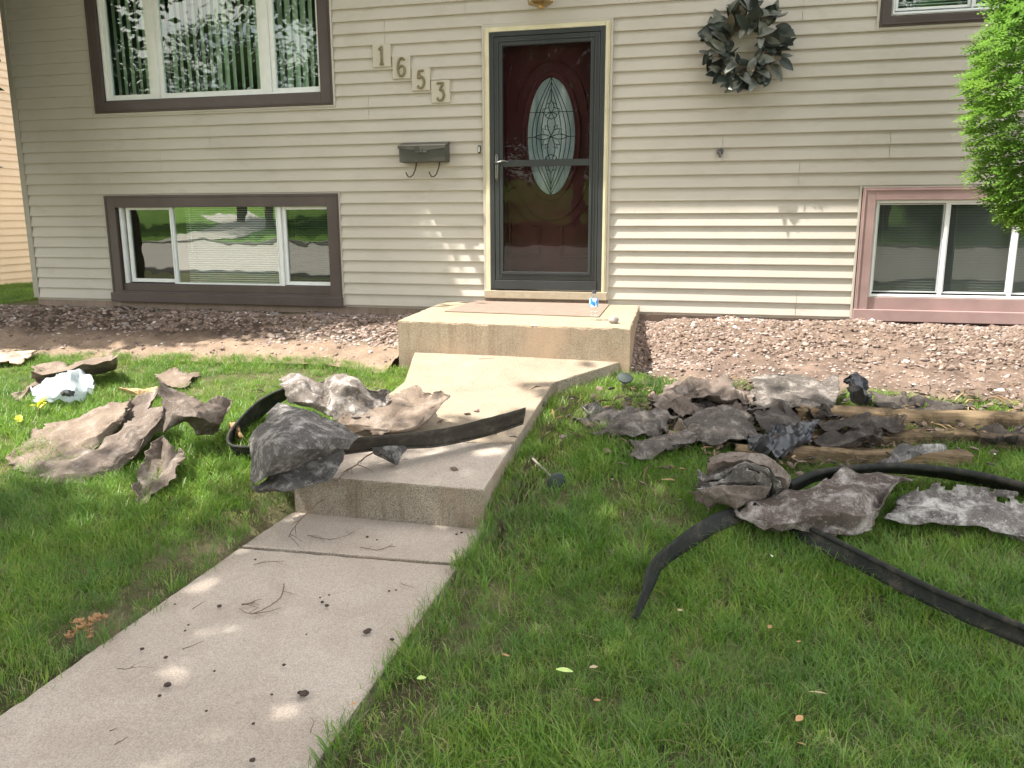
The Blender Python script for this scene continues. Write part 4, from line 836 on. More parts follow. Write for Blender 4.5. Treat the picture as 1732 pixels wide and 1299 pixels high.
sheet('fabric_strip', [[(1200,398,.15),(1300,352,.16),(1370,335,.15),(1450,335,.1)],[(1215,405,.14),(1310,372,.14),(1370,352,.13),(1450,345,.1)],[(1235,410,.12),(1320,385,.12),(1370,368,.12),(1440,352,.09)]], C6, FAB_GRY, gbase, 'narrow grey twisted strip hooked over the arched black edging', seed=50, amp=.008, rag=.008)
sheet('wood_chunk', [[(25,420,.09),(60,415,.1),(70,450,.1)],[(35,470,.05),(60,460,.07),(95,500,.06)],[(50,510,.0),(75,520,.01),(100,520,.01)]], C4, CHIP, gbase, 'orange wood chunk held in the bent black edging', 'wood', seed=51, amp=.006, thick=.02, res=(4, 4), rag=.008)

# ------------------------------------------------------------ timbers
def timber(name, a, b_, w, h, mat, label, zoff=0.0, grooves=0, ends=None, group='old landscape timbers'):
    A = place(*C6(*a), 0, gbase); B = place(*C6(*b_), 0, gbase); d = (B-A); L = d.length; d.normalize(); s = Vector((-d.y, d.x, 0)).normalized()
    up = d.cross(s) if d.cross(s).z > 0 else -d.cross(s); n = max(8, int(L/.06)); prof = []
    if grooves:
        for k in range(grooves):
            u0 = -w/2+w*k/grooves; u1 = u0+w/grooves; prof += [(u0+.001, h), (u1-.004, h), (u1-.0035, h-.012), (u1, h-.012)]
        prof = [(-w/2, 0)]+prof+[(w/2, 0)]
    else:
        r = min(w, h)*.22; prof = [(-w/2, 0), (-w/2, h-r), (-w/2+r*.4, h-r*.25), (-w/2+r, h), (0, h+.002), (w/2-r, h), (w/2, h-r), (w/2, 0)]
    b = MB(); m_ = len(prof); vs = []
    for i in range(n+1):
        t = i/n; c = d*(L*t)
        for u, v in prof:
            q = c+s*u+up*(v+zoff); nn = mn.noise(Vector((t*L*3, u*18, v*18)))*.008+mn.noise(Vector((t*L*11, u*40, v*30)))*.004
            if grooves: nn *= .25
            q += s*nn+up*nn*(1 if v > 0 else 0)
            if i in (0, n): q += d*(mn.noise(Vector((u*40, v*40, i)))*.03)
            vs.append(q)
    fs = [(i*m_+j, (i+1)*m_+j, (i+1)*m_+j+1, i*m_+j+1) for i in range(n) for j in range(m_-1)]+[tuple(range(m_)), tuple(n*m_+j for j in range(m_))[::-1]]
    b.add(vs, fs); o = b.build(name, mat, smooth=not grooves); o.location = A; tag(o, label, 'timber', group); return o
timber('timber', (905, 236), (1790, 272), .15, .085, TIMBER, 'splintered rear timber of the right pile')
timber('timber', (960, 325), (1560, 318), .17, .06, TIMBER, 'middle timber with fine grooves along its top', grooves=11)
timber('timber', (1560, 332), (1800, 345), .13, .075, TIMBER_D, 'dark rotten timber end at the right edge of the pile')
timber('timber', (690, 372), (1530, 402), .11, .07, TIMBER, 'front timber of the right pile lying in the grass')

# ------------------------------------------------------------ fallen path lights
def path_light(head, tip, base, label, hh=.03):
    H = place(*head, hh, base); Tp = place(*tip, .01, base); root = thing('path_light', label, 'path light', Tp, 'fallen path lights')
    d = (Tp-H).normalized(); H0 = H-Tp; q = d.to_track_quat('Z', 'Y')
    b = MB(); b.tube([H0, Vector((0, 0, 0))], [.008, .006], 8); b.build('stake', simple('grey plastic stake', (.24, .22, .19), .6), root, smooth=True)
    b = MB(); b.lathe([(.0, .035), (.014, .033), (.016, .008), (.048, .002), (.052, -.006), (.046, -.012), (.018, -.020), (0, -.022)], 20); b.v = [tuple(q@Vector(v)+H0) for v in b.v]; b.build('lamp_head', simple('grey green lamp plastic', (.035, .046, .042), .85), root, smooth=True)
def C7(x, y): return (650+x/3.248, 480+y/3.248)
path_light(C7(945, 1088), C7(800, 945), gbase, 'grey path light lying on the lawn beside the walkway step')
path_light(C7(1322, 520), C7(1312, 575), gbase, 'small dark path light tilted at the slab edge near the stones', .09)

# ------------------------------------------------------------ plants, leaves and litter
YL = blade_mat('yellow green leaf', [(.45, .50, .04), (.55, .58, .06)], .3)
def leafcluster(px, py, n, size, mat, label, cat, seed, name='seedling', h=.06, base=gbase):
    r = random.Random(seed); p = place(px, py, 0, base); t_ = thing(name, label, cat, p)
    b = MB(); b.tube([(0, 0, 0), (.004, 0, h*.6), (.0, .004, h)], .003, 5); b.build('stem', TWIG, t_)
    for k in range(n):
        b = MB(); a = r.uniform(0, 6.28); L = size*r.uniform(.7, 1.2); vs = []
        for i in range(6):
            t = i/5; w = L*.36*math.sin(math.pi*min(1, t*.92+.05))*(1+.25*(i % 2)); vs += [(L*t, -w, .25*w+L*.3*t*(1-t)), (L*t, 0, L*.25*t*(1-t)), (L*t, w, .25*w+L*.3*t*(1-t))]
        b.add(vs, [q for i in range(5) for q in ((3*i, 3*i+3, 3*i+4, 3*i+1), (3*i+1, 3*i+4, 3*i+5, 3*i+2))])
        o = b.build('leaf', mat, t_, smooth=True); o.location = (0, 0, h*r.uniform(.4, 1)); o.rotation_euler = (r.uniform(-.4, .4), -r.uniform(-.1, .9), a)
leafcluster(*C0(245, 610), 6, .07, YL, 'yellow green seedling in front of the white plastic bag', 'seedling', 3, h=.10)
leafcluster(*C0(115, 665), 5, .05, YL, 'paler small seedling at the far left edge', 'seedling', 4, h=.05)
def single(name, px, py, L, W_, mat, label, cat, rot, tilt=.15, seed=0, h=.05, group=None):
    b = MB(); vs = []
    for i in range(6):
        t = i/5; w = W_*math.sin(math.pi*min(1, t*.9+.06)); vs += [(L*(t-.5), -w, .3*w), (L*(t-.5), 0, .2*L*math.sin(t*3)*.4), (L*(t-.5), w, .3*w)]
    b.add(vs, [q for i in range(5) for q in ((3*i, 3*i+3, 3*i+4, 3*i+1), (3*i+1, 3*i+4, 3*i+5, 3*i+2))])
    o = b.build(name, mat, smooth=True); p = place(px, py, h); o.location = p; o.rotation_euler = (tilt, tilt*.5, rot); tag(o, label, cat, group); return o
LG = simple('pale green leaf', (.42, .55, .16), .5); DL = simple('dry orange leaf', (.36, .20, .09), .8); DT = simple('dry tan leaf', (.40, .31, .19), .8); WH = simple('white petal', (.8, .8, .76), .6)
single('fallen_leaf', 955, 1134, .055, .011, LG, 'pale green fallen leaf on the front lawn', 'leaf', .1)
single('fallen_leaf', 713, 1147, .03, .01, LG, 'pale green leaf beside the lower right walkway edge', 'leaf', .6)
for i, (x, y, L, mt, lb_) in enumerate([(1302, 1060, .05, DL, 'orange dry leaf below the edging crossing'), (1352, 1215, .06, DL, 'long orange dry leaf low on the front lawn'), (1355, 1258, .035, DL, 'small orange dry leaf near the bottom edge'), (1383, 1172, .07, DT, 'tan dry leaf cluster in the front lawn'), (1010, 1184, .03, DL, 'small orange dry leaf left on the front lawn'), (1150, 1032, .03, DT, 'tan dry leaf right of the torn edging tip'), (1004, 1128, .04, DT, 'tan upright straw leaf beside the pale green leaf'), (1351, 1085, .025, DL, 'tiny orange leaf below the orange dry leaf'), (1446, 948, .03, WH, 'white petal above the lower right edging'), (1305, 940, .035, WH, 'white petal just below the brown fabric sheet'), (1683, 768, .03, WH, 'white petal in the grass right of the timbers'), (856, 1108, .03, DL, 'rusty dry leaf in the lawn beside the walkway'), (598, 1190, .03, DL, 'orange crumb leaf on the walkway edge')]):
    single('fallen_leaf', x, y, L*.8, L*.16, mt, lb_, 'leaf', random.uniform(0, 3), .3, group='dry leaves and petals in the grass')
# dead orange fern twig left of the path
p = place(150, 1058, .03); t_ = thing('dead_sprig', 'dead orange cedar sprig at the left edge of the walkway', 'sprig', p)
r = random.Random(8)
for k in range(9):
    b = MB(); a = r.uniform(0, 6.28); pr_ = Vector((0, 0, 0)); d = Vector((math.cos(a), math.sin(a), .3))
    pts = [pr_+d*.02*i+Vector((0, 0, -.002*i*i)) for i in range(5)]; b.tube(pts, .0018, 4)
    for q in pts[1:]:
        for _ in range(5):
            dd = Vector((r.uniform(-1, 1), r.uniform(-1, 1), r.uniform(0, .8))).normalized()*.018; sd_ = dd.cross(Vector((0, 0, 1))).normalized()*.004; b.add([q-sd_, q+sd_, q+dd+sd_*.5, q+dd-sd_*.5], [(0, 1, 2, 3)])
    b.build('frond', DL, t_)
# twigs
def twig(pts, r, label, base=surf, h=.006, branches=0, seed=0, group='twigs and root bits', name='twig'):
    P = [place(x, y, hh if hh else h, base) for x, y, hh in pts]; A = upsample([[list(p) for p in P]], 6, 1)[0]; c = Vector(A[0]); b = MB(); rr = random.Random(seed)
    A = [Vector(p)-c+Vector((rr.uniform(-1, 1), rr.uniform(-1, 1), 0))*r*.8 for p in A]
    n = len(A); b.tube(A, [r*(1-.6*i/n) for i in range(n)], 5)
    for k in range(branches):
        i = rr.randrange(1, n-1); d = (A[i]-A[i-1]).normalized(); d = (d+Vector((rr.uniform(-1, 1), rr.uniform(-1, 1), rr.uniform(-.1, .4)))).normalized(); L = rr.uniform(.03, .09)
        q = [A[i]+d*L*t+Vector((0, 0, -.25*L*t*t)) for t in (0, .35, .7, 1)]; b.tube(q, [r*.5, r*.4, r*.3, r*.15], 4)
    o = b.build(name, TWIG, smooth=True); o.location = c; tag(o, label, 'twig', group); return o
tw4 = lambda L: [(*C4(x, y), h) for x, y, h in L]
twig(tw4([(880,535,.06),(790,570,.05),(700,640,.03),(600,720,.02)]), .005, 'long root branch lying over the step edge beside the grey fabric', sbase, branches=12, seed=1)
twig(tw4([(600,720,.02),(560,790,.0),(470,870,.13),(380,960,.05),(345,1020,.015)]), .004, 'bent root hanging down the step to the lower path', lambda X, Y: -.62, branches=4, seed=2)
twig(tw4([(690,650,.02),(692,760,-.06),(680,900,-.15)]), .002, 'thin root strand hanging against the step riser', sbase, branches=3, seed=3)
C8 = crop(0, 860, 2.165)
tw = lambda L: [(*C8(x, y), 0) for x, y in L]
for i, (L, r_, br, lb_) in enumerate([([(1040,275),(1030,320),(990,355),(920,385),(875,365)], .0028, 2, 'curved forked twig in the middle of the walkway'), ([(920,385),(980,378),(1030,362)], .002, 1, 'short twig at the foot of the curved forked twig'),
    ([(705,368),(730,352),(755,338)], .002, 0, 'straight twig left of the curved forked twig'), ([(668,515),(705,502),(745,485)], .002, 0, 'straight twig below the middle of the walkway'), ([(930,205),(980,195),(1040,195)], .002, 2, 'thin twig just below the walkway joint'),
    ([(430,585),(460,588),(490,580)], .002, 2, 'small twig near the left side of the walkway'), ([(420,865),(445,850),(470,835)], .002, 0, 'twig near the bottom left of the walkway'), ([(1135,820),(1145,795),(1155,775)], .002, 1, 'twig near the lower right walkway edge'), ([(1470,275),(1490,282),(1512,290)], .0015, 0, 'fine twig near the right end of the joint'), ([(885,352),(910,348),(935,342)], .004, 3, 'dark stubby twig above the curved forked twig'), ([(400,815),(415,810),(430,802)],.002,0,'tiny twig left of the lower walkway centre')]):
    twig(tw(L), r_, lb_, branches=br, seed=10+i)
twig([(520,905,.01),(560,912,.0),(600,900,.0)], .002, 'root bit on the lower path near the step', branches=5, seed=30)
twig([(610,925,.0),(640,930,.0),(665,920,.0)], .002, 'root bit right of centre under the step', branches=4, seed=31)
twig([(810,607,.0),(835,606,.0)], .002, 'thin stick on the slab just below the stoop', seed=32)
for i, (pts, lb_) in enumerate([([(1092,535,.08),(1118,528,.12),(1148,540,.02)], 'pale dead stem arching beside the stoop at the house wall'), ([(1310,520,.08),(1325,515,.10),(1345,548,.02)], 'thin dead stem against the siding left of the lower right window')]):
    twig(pts, .003, lb_, gbase, seed=40+i, branches=2)
# seed pods on the walk
bm = bmesh.new(); bmesh.ops.create_icosphere(bm, subdivisions=2, radius=.011)
for v in bm.verts: v.co *= 1+.45*mn.noise(v.co.normalized()*2.5)
pod = bpy.data.meshes.new('pod'); bm.to_mesh(pod); bm.free(); pod.materials.append(POD)
for i, (x, y, s) in enumerate([(803,360,1),(607,548,.8),(614,650,1.3),(585,688,.7),(678,449,.5),(690,428,.5),(785,597,.5),(1040,575,.7),(995,683,.5),(928,790,.6),(925,925,.9),(1180,345,.8),(1197,358,.9),(1172,328,.5),(1205,318,.5),(1425,304,.6),(1450,300,.5),(1343,455,1.4),(1352,448,1.0),(1435,483,.9),(1122,462,.4),(1115,683,1.6),(1100,678,1),(756,743,.5),(640,352,.5),(520,517,.8),(935,188,.6),(1690,90,.7),(1672,96,.7),(1345,106,.8),(1380,116,.5),(540,90,.6)]):
    o = bpy.data.objects.new('seed_pod', pod); COL.objects.link(o); o.location = place(*C8(x, y))+Vector((0, 0, .004*s)); o.scale = (s*.8, s*.8, s*.5); o.rotation_euler = (0, 0, i)
    tag(o, 'small dark brown seed pod lying on the walkway', 'seed pod', 'dark seed pods on the walkway')

# ------------------------------------------------------------ beds of soil and gravel
BL_L = [place(x, y, 0, gbase) for x, y in ((-60, 597), (60, 600), (200, 598), (430, 602), (560, 606), (690, 622))]
BL_R = [place(x, y, 0, gbase) for x, y in ((1040, 632), (1150, 640), (1300, 652), (1500, 665), (1732, 688))]
def yl(X): return float(np.interp(X, [p.x for p in BL_L], [p.y for p in BL_L]))+.06*nz(X, 1, 2.3)
def yr(X): return float(np.interp(X, [p.x for p in BL_R], [p.y for p in BL_R]))+.07*nz(X, 2, 2.3)
def bed(x0, x1, yb, name, mound):
    b = MB(); nx = int((x1-x0)/.035); ny = 60; vs = []
    for i in range(nx+1):
        x = x0+(x1-x0)*i/nx; y1 = yb(x)-.12
        for j in range(ny+1):
            t = j/ny; y = .01+(y1-.01)*t; e = min(1, (1-t)/.12)
            z = float(ground_z(x, y))-.012+.03*e+mound(x, y)*e+e*(.028*nz(x, y, 3.2)+.018*nz(x, y, 8)+.016*nz(x, y, 20)+.009*nz(x, y, 45)); vs.append((x, y, z))
    b.add(vs, [(i*(ny+1)+j, (i+1)*(ny+1)+j, (i+1)*(ny+1)+j+1, i*(ny+1)+j+1) for i in range(nx) for j in range(ny)]); o = b.build(name, SOIL, smooth=True); tag(o, kind='structure'); return o
def mound_l(x, y): return .05*math.exp(-((y+.55)/.3)**2)*(.6+.8*nz(x, 0, .9))-.03*math.exp(-((y+.1)/.15)**2)
def mound_r(x, y): return .055*math.exp(-((y+.55)/.45)**2)-.06*math.exp(-((x+.5)/.12)**2)+.02
bed(-7.6, -2.28, yl, 'soil_bed', mound_l).data.materials[0] = SOIL_SHADE; bed(-.60, 3.6, yr, 'soil_bed', mound_r)

# ------------------------------------------------------------ scattering (grass, gravel) by geometry nodes
def scatter(name, P, Rz, Sc, vid, variants, kind='stuff', label=None, cat=None):
    col = bpy.data.collections.new(name+' variants')
    for k, me in enumerate(variants):
        o = bpy.data.objects.new('%s_piece' % name, me); o.name = '%s_piece%02d' % (name, k); col.objects.link(o)
    me = bpy.data.meshes.new(name); n = len(P); me.vertices.add(n); me.vertices.foreach_set('co', np.asarray(P, np.float32).ravel())
    for nm, ty, arr in (('rot', 'FLOAT_VECTOR', Rz), ('scl', 'FLOAT', Sc), ('vid', 'INT', vid)):
        a = me.attributes.new(nm, ty, 'POINT')
        if ty == 'FLOAT_VECTOR': a.data.foreach_set('vector', np.asarray(arr, np.float32).ravel())
        elif ty == 'INT': a.data.foreach_set('value', np.asarray(arr, np.int32))
        else: a.data.foreach_set('value', np.asarray(arr, np.float32))
    o = newobj(name, me); ng = bpy.data.node_groups.new(name, 'GeometryNodeTree')
    ng.interface.new_socket('Geometry', in_out='INPUT', socket_type='NodeSocketGeometry'); ng.interface.new_socket('Geometry', in_out='OUTPUT', socket_type='NodeSocketGeometry')
    N = ng.nodes; L = ng.links; gi = N.new('NodeGroupInput'); go = N.new('NodeGroupOutput'); ip = N.new('GeometryNodeInstanceOnPoints'); ci = N.new('GeometryNodeCollectionInfo')
    ci.inputs[0].default_value = col; ci.inputs['Separate Children'].default_value = True; ci.inputs['Reset Children'].default_value = True; ip.inputs['Pick Instance'].default_value = True
    def attr(nm, ty):
        a = N.new('GeometryNodeInputNamedAttribute'); a.data_type = ty; a.inputs[0].default_value = nm
        return [s for s in a.outputs if s.enabled and s.name == 'Attribute'][0]
    L.new(gi.outputs[0], ip.inputs['Points']); L.new(ci.outputs[0], ip.inputs['Instance']); L.new(attr('vid', 'INT'), ip.inputs['Instance Index'])
    L.new(attr('rot', 'FLOAT_VECTOR'), ip.inputs['Rotation']); L.new(attr('scl', 'FLOAT'), ip.inputs['Scale']); L.new(ip.outputs[0], go.inputs[0])
    md = o.modifiers.new('scatter', 'NODES'); md.node_group = ng
    tag(o, label, cat, kind=kind); return o
def mesh_of(b, mats):
    me = bpy.data.meshes.new('piece'); me.from_pydata(b.v, [], b.f)
    for m_ in (mats if isinstance(mats, list) else [mats]): me.materials.append(m_)
    if isinstance(mats, list): me.polygons.foreach_set('material_index', b.m)
    me.update(); return me
def tuft(n, rad, hmin, hmax, w, lean, straw=.06, seed=0):
    r = random.Random(seed); b = MB(); pa = r.uniform(0, 6.28)
    for k in range(n):
        a = r.uniform(0, 6.28); q = rad*math.sqrt(r.random()); x, y = q*math.cos(a), q*math.sin(a); st_ = r.random() < straw
        h = r.uniform(hmin, hmax)*(.75 if st_ else 1); la = pa+r.gauss(0, 1.1); ln = abs(r.gauss(lean, .3))*h*(1.6 if st_ else 1); ww = w*r.uniform(.7, 1.25); fa = la+math.pi/2+r.uniform(-.6, .6); dx, dy = math.cos(fa)*ww/2, math.sin(fa)*ww/2
        vs = []
        for t, wf in ((0, .8), (.4, 1), (.75, .7)):
            cx, cy, cz = x+math.cos(la)*ln*t**1.8, y+math.sin(la)*ln*t**1.8, h*(t-.18*t*t*min(1.5, ln/h)); vs += [(cx-dx*wf, cy-dy*wf, cz), (cx+dx*wf, cy+dy*wf, cz)]
        vs.append((x+math.cos(la)*ln, y+math.sin(la)*ln, h*(1-.3*min(1.5, ln/h)))); b.add(vs, [(0, 1, 3, 2), (2, 3, 5, 4), (4, 5, 6)], 1 if st_ else 0)
    return mesh_of(b, [GRASSM, STRAWM])
TV = [tuft(24, .06, .03, .08, .0027, .6, .07, s) for s in range(5)]+[tuft(17, .05, .05, .12, .0028, .8, .07, 10+s) for s in range(3)]+[tuft(12, .05, .02, .045, .003, .7, .45, 20+s) for s in range(2)]+[tuft(5, .012, .06, .12, .004, .5, .1, 30+s) for s in range(2)]
def inpoly_front(X, Y, m=.0):
    # hard surfaces and beds: no grass
    if -2.36-m < X < -.56+m and Y > -1.49-m: return True
    if Y > -3.46-m and Y < -1.3 and slab_left(Y)-m < X < slab_right(Y)+m: return True
    if Y <= -3.44 and -2.03-m < X < -1.0+m: return True
    if Y > .0 and XL < X < XR: return True
    if X < -2.1 and Y > yl(X)-.02 and X > -7.2: return True
    if X > -1.0 and Y > yr(X)-.02: return True
    return False
P, R3, Sc, V = [], [], [], []
N0 = 150000
X = rng.uniform(-9.5, 4.2, N0); Y = rng.uniform(-7.6, 3.0, N0); jit = rng.random((N0, 5))
pxx, pyy, ww = project(np.c_[X, Y, ground_z(X, Y)])
for i in range(N0):
    x, y = float(X[i]), float(Y[i]); vis = ww[i] > .3 and -70 < pxx[i] < 1800 and -50 < pyy[i] < 1400
    near = ww[i]
    if not vis and jit[i, 4] > .22: continue
    if near > 5.5 and jit[i, 4] > .85 and not vis: continue
    if inpoly_front(x, y): continue
    sc = .9+.35*nz(x, y, .8)+.25*nz(x, y, 3.1); v_ = int(jit[i, 0]*8)
    # thin thatchy turf beside the walkway and the pile edges
    dR = x-(slab_right(y) if y > -3.46 else -1.0); dL = (slab_left(y) if y > -3.46 else -2.0)-x
    thin = 0
    if 0 < dR < .42 and y < -1.9: thin = (1-dR/.42)*(.85+.8*nz(x, y, 4))
    if 0 < dL < .35 and y < -3.3: thin = (1-dL/.35)*(1.0+.8*nz(x, y, 4))
    pt = nz(x, y, 1.7, 5)+.5*nz(x, y, 5, 5)
    if pt > .38: thin = max(thin, .55)
    if jit[i, 1] < thin*.85: continue
    if jit[i, 2] < thin*1.25: v_ = 8+int(jit[i, 0]*2)
    if jit[i, 3] < .04: v_ = 10+int(jit[i, 0]*2)
    if y > -2.4 and x < -2: sc *= .75
    if x > -1 and -2.4 < y: sc *= .7
    z = float(ground_z(x, y))+(.015*nz(x, y, .9) if y > -9 else 0)-.006
    P.append((x, y, z)); R3.append((0, 0, jit[i, 2]*6.283)); Sc.append(max(.45, sc)); V.append(v_)
# blades leaning over concrete edges
for i in range(420):
    y = random.uniform(-5.9, -1.9); xr = slab_right(y) if y > -3.46 else -1.0
    for (x, on) in ((xr+random.uniform(.0, .05), random.random() < .9), ((slab_left(y) if y > -3.46 else -2.03)-random.uniform(0, .06), random.random() < .45)):
        if on: P.append((x, y, float(ground_z(x, y))-.005)); R3.append((0, 0, random.uniform(0, 6.28))); Sc.append(random.uniform(.5, 1.1)); V.append(random.choice([0, 1, 8, 9, 10, 11]))
scatter('grass', P, R3, Sc, V, TV)
# gravel and clods
def stone_mesh(seed, mat, flat=.6, sub=2):
    bm = bmesh.new(); bmesh.ops.create_icosphere(bm, subdivisions=sub, radius=1); o_ = Vector((seed*7.1, 0, 0))
    for v in bm.verts:
        n_ = v.co.normalized(); v.co = n_*(1+.55*mn.noise(n_*1.1+o_)+.12*mn.noise(n_*3.5+o_)); v.co.z *= flat; v.co.x *= 1.2
    me = bpy.data.meshes.new('stone'); bm.to_mesh(me); bm.free(); me.materials.append(mat)
    if mat is not CLOD: me.shade_smooth()
    return me
SV = [stone_mesh(k, STONES[k % 4]) for k in range(12)]+[stone_mesh(40+k, CLOD, .8) for k in range(3)]+[stone_mesh(60, PALE)]
P, R3, Sc, V = [], [], [], []
def bed_z(x, y, md, yb):
    e = min(1, max(0, (1-(y-.01)/(yb(x)-.13))/.12)); return float(ground_z(x, y))-.012+.03*e+md(x, y)*e+e*(.028*nz(x, y, 3.2)+.018*nz(x, y, 8))
for i in range(36000):
    left = i % 2; x = random.uniform(-7.2, -2.3) if left else random.uniform(-.62, 3.2); yb, md = (yl, mound_l) if left else (yr, mound_r)
    y = random.uniform(0, yb(x)-.03)
    t = y/yb(x)
    if left: dens = .95 if t < .22 else (.30+.5*max(0, nz(x, y, 2)) if t < .6 else .07); dens += (.45 if x > -3.6 and t < .8 else 0)
    else: dens = .8 if t < .20 else (.42+.7*nz(x, y, 1.6) if t < .72 else .14+.3*max(0, nz(x, y, 3))); dens += .35 if x > 1.6 and t < .62 else 0; dens += .4 if x < .0 and t < .95 else 0
    if random.random() > dens*(.8 if left else .95): continue
    clod = random.random() < (.55 if (not left and .15 < t < .75) or (left and .2 < t < .65) else .2)
    s = (random.uniform(.009, .019) if left else random.uniform(.007, .017))*(1+.5*(random.random() < .1)) if not clod else random.uniform(.006, .024)
    if t > .72: s *= .7
    v_ = (12+random.randrange(3)) if clod else (15 if random.random() < .02 else random.choice([0, 4, 8, 1, 5, 9, 2, 6, 10, 0, 4, 2, 3, 7]))
    P.append((x, y, bed_z(x, y, md, yb)+s*.08)); R3.append((random.uniform(-.5, .5), random.uniform(-.5, .5), random.uniform(0, 6.28))); Sc.append(s); V.append(v_)
scatter('gravel', P, R3, Sc, V, SV)

def splinter(seed, L, W_, mat):
    r = random.Random(seed); b = MB(); b.tube([(-L/2, 0, 0), (-L*.1, r.uniform(-.1, .1)*L, .1*L), (L/2, r.uniform(-.1, .1)*L, 0)], [W_*.4, W_, W_*.2], 5); return mesh_of(b, mat)
DV = [splinter(k, 1, .06, [TIMBER, CHIP, TWIG, TIMBER_D][k % 4]) for k in range(8)]+[stone_mesh(70+k, [CLOD, FAB_DRK, FAB_BRN][k], .35, 1) for k in range(3)]+[stone_mesh(80, CLOD, .6, 1)]
P, R3, Sc, V = [], [], [], []
for cx_, cy_, sx_, sy_, n_ in ((1240, 730, 150, 26, 420), (1480, 735, 150, 26, 420), (1200, 690, 130, 20, 260), (560, 700, 90, 25, 160), (1300, 800, 120, 30, 120), (1640, 700, 80, 20, 160)):
    for _ in range(n_):
        a_, b_ = random.gauss(cx_, sx_), random.gauss(cy_, sy_)
        if b_ < 640 or a_ > 1950: continue
        p = place(a_, b_); sp_ = random.random() < .45; P.append((p.x, p.y, p.z+(.035+random.uniform(0, .03) if a_ > 900 else .004))); R3.append((random.gauss(0, .3), random.gauss(0, .3), random.uniform(0, 6.28))); Sc.append(random.uniform(.03, .11) if sp_ else random.uniform(.006, .022)); V.append(random.randrange(8) if sp_ else 8+random.randrange(4))
scatter('debris', P, R3, Sc, V, DV)

# ------------------------------------------------------------ trees
def leaf_cards(b_v, b_f, C, n, spread, size, r):
    for _ in range(n):
        p = C+np.array([r.gauss(0, spread), r.gauss(0, spread), r.gauss(0, spread*.6)]); a = np.array([r.gauss(0, 1), r.gauss(0, 1), r.gauss(0, .5)]); a /= np.linalg.norm(a); c_ = np.cross(a, [r.gauss(0, .5), r.gauss(0, .5), 1]); c_ /= np.linalg.norm(c_)
        L = size*r.uniform(.6, 1.3); w = L*.32; i = len(b_v); b_v += [p, p+a*L*.5+c_*w, p+a*L, p+a*L*.5-c_*w]; b_f.append((i, i+1, i+2, i+3))
def tree(name, base, height, clumps, label, trunk_r=.16, n=60, spread=.28, size=.14, seed=0, group=None, cat='tree', mat=LEAFM):
    r = random.Random(seed); t_ = thing(name, label, cat, base, group); B = Vector(base); cen = sum((Vector(c) for c in clumps), Vector())/len(clumps)
    b = MB(); fork = Vector((B.x+(cen.x-B.x)*.15, B.y+(cen.y-B.y)*.15, B.z+height*.42)); b.tube([Vector((0, 0, -.2)), Vector((0, 0, height*.2)), fork-B], [trunk_r*1.25, trunk_r, trunk_r*.8], 10); b.build('trunk', BARK, t_, smooth=True)
    b = MB()
    for c in r.sample(list(clumps), min(16, len(clumps))):
        c = Vector(c); m_ = fork.lerp(c, .5)+Vector((0, 0, .15*height*.3)); b.tube([fork-B, m_-B, c-B], [trunk_r*.5, trunk_r*.25, trunk_r*.08], 6)
    b.build('limbs', BARK, t_, smooth=True)
    v, f = [], []
    for c in clumps: leaf_cards(v, f, np.array(c)-np.array(base), n, spread, size, r)
    me = bpy.data.meshes.new('crown'); me.from_pydata([tuple(q) for q in v], [], f); me.materials.append(mat); newobj('crown', me, None, t_); return t_
def shadow_hit(C, z=-.55):
    t = (C[2]-z)/(-LIGHT.z); return C[0]+LIGHT.x*t, C[1]+LIGHT.y*t
# big tree shading the front lawn (its crown hangs above and left of the camera)
SBX = [-9, -3.8, -3.1, -2.5, -1.8, -1.4, -1.1, -.7, -.4, .3, 1, 1.6, 4]; SBY = [-3.7, -3.5, -3.6, -3.45, -3.15, -2.85, -2.65, -2.2, -1.95, -1.85, -1.95, -2.1, -2.3]
cl = []; r = random.Random(21)
for _ in range(22000):
    C = (r.uniform(-9, 4), r.uniform(-12, -1.5), r.uniform(4.6, 8.2)); gx, gy = shadow_hit(C)
    if not (-6.5 < gx < 6.0): continue
    yb_ = float(np.interp(gx, SBX, SBY))+.18*nz(gx, gy, 1.1)
    if gy > yb_-.36 or gy < -10.5: continue
    cx, cy, cz = project(C)[:3] 
    if cz > 0 and cy > -260 and -200 < cx < 1900: continue
    if nz(gx, gy, 1.4, 3) > .44 and not (-2.3 < gx < -.7): continue
    cl.append(C)
    if len(cl) >= 1150: break
tree('shade_tree', (-4.6, -9.0, -.75), 6.8, cl, 'tall leafy tree standing left of the camera over the lawn', .2, 60, .27, .17, 3)
# tree beside the left corner of the house
cl = []; r = random.Random(22); WBX = [-7, -3.0, -2.45]
for _ in range(30000):
    C = (r.uniform(-9.0, -3.4), r.uniform(-3.4, -.1), r.uniform(1.2, 7.0))
    px_, py_, w_ = project(C)
    if w_ > 0 and -130 < px_ < 1900 and py_ > -120: continue
    # shadow on the wall plane or on the ground by the wall
    t = (0-C[1])/LIGHT.y; wx, wz = C[0]+LIGHT.x*t, C[2]+LIGHT.z*t; gx, gy = shadow_hit(C, -.15)
    if wz > -.1:
        if not (-6.9 < wx < -2.55-.5*wz): continue
    else:
        lim = float(np.interp(gx, [-8, -5, -4.2, -3.4, -2.6], [-1.30, -1.22, -1.0, -.55, -.28]))
        if gx > -2.55 or gx < -6.9 or gy < lim+.22: continue
    if nz(C[0], C[2], 1.2, 8) > .55: continue
    cl.append(C)
    if len(cl) >= 620: break
tree('maple_tree', (-8.0, -2.9, -.4), 6.2, cl, 'leafy tree at the left front corner of the house', .15, 70, .22, .14, 4)
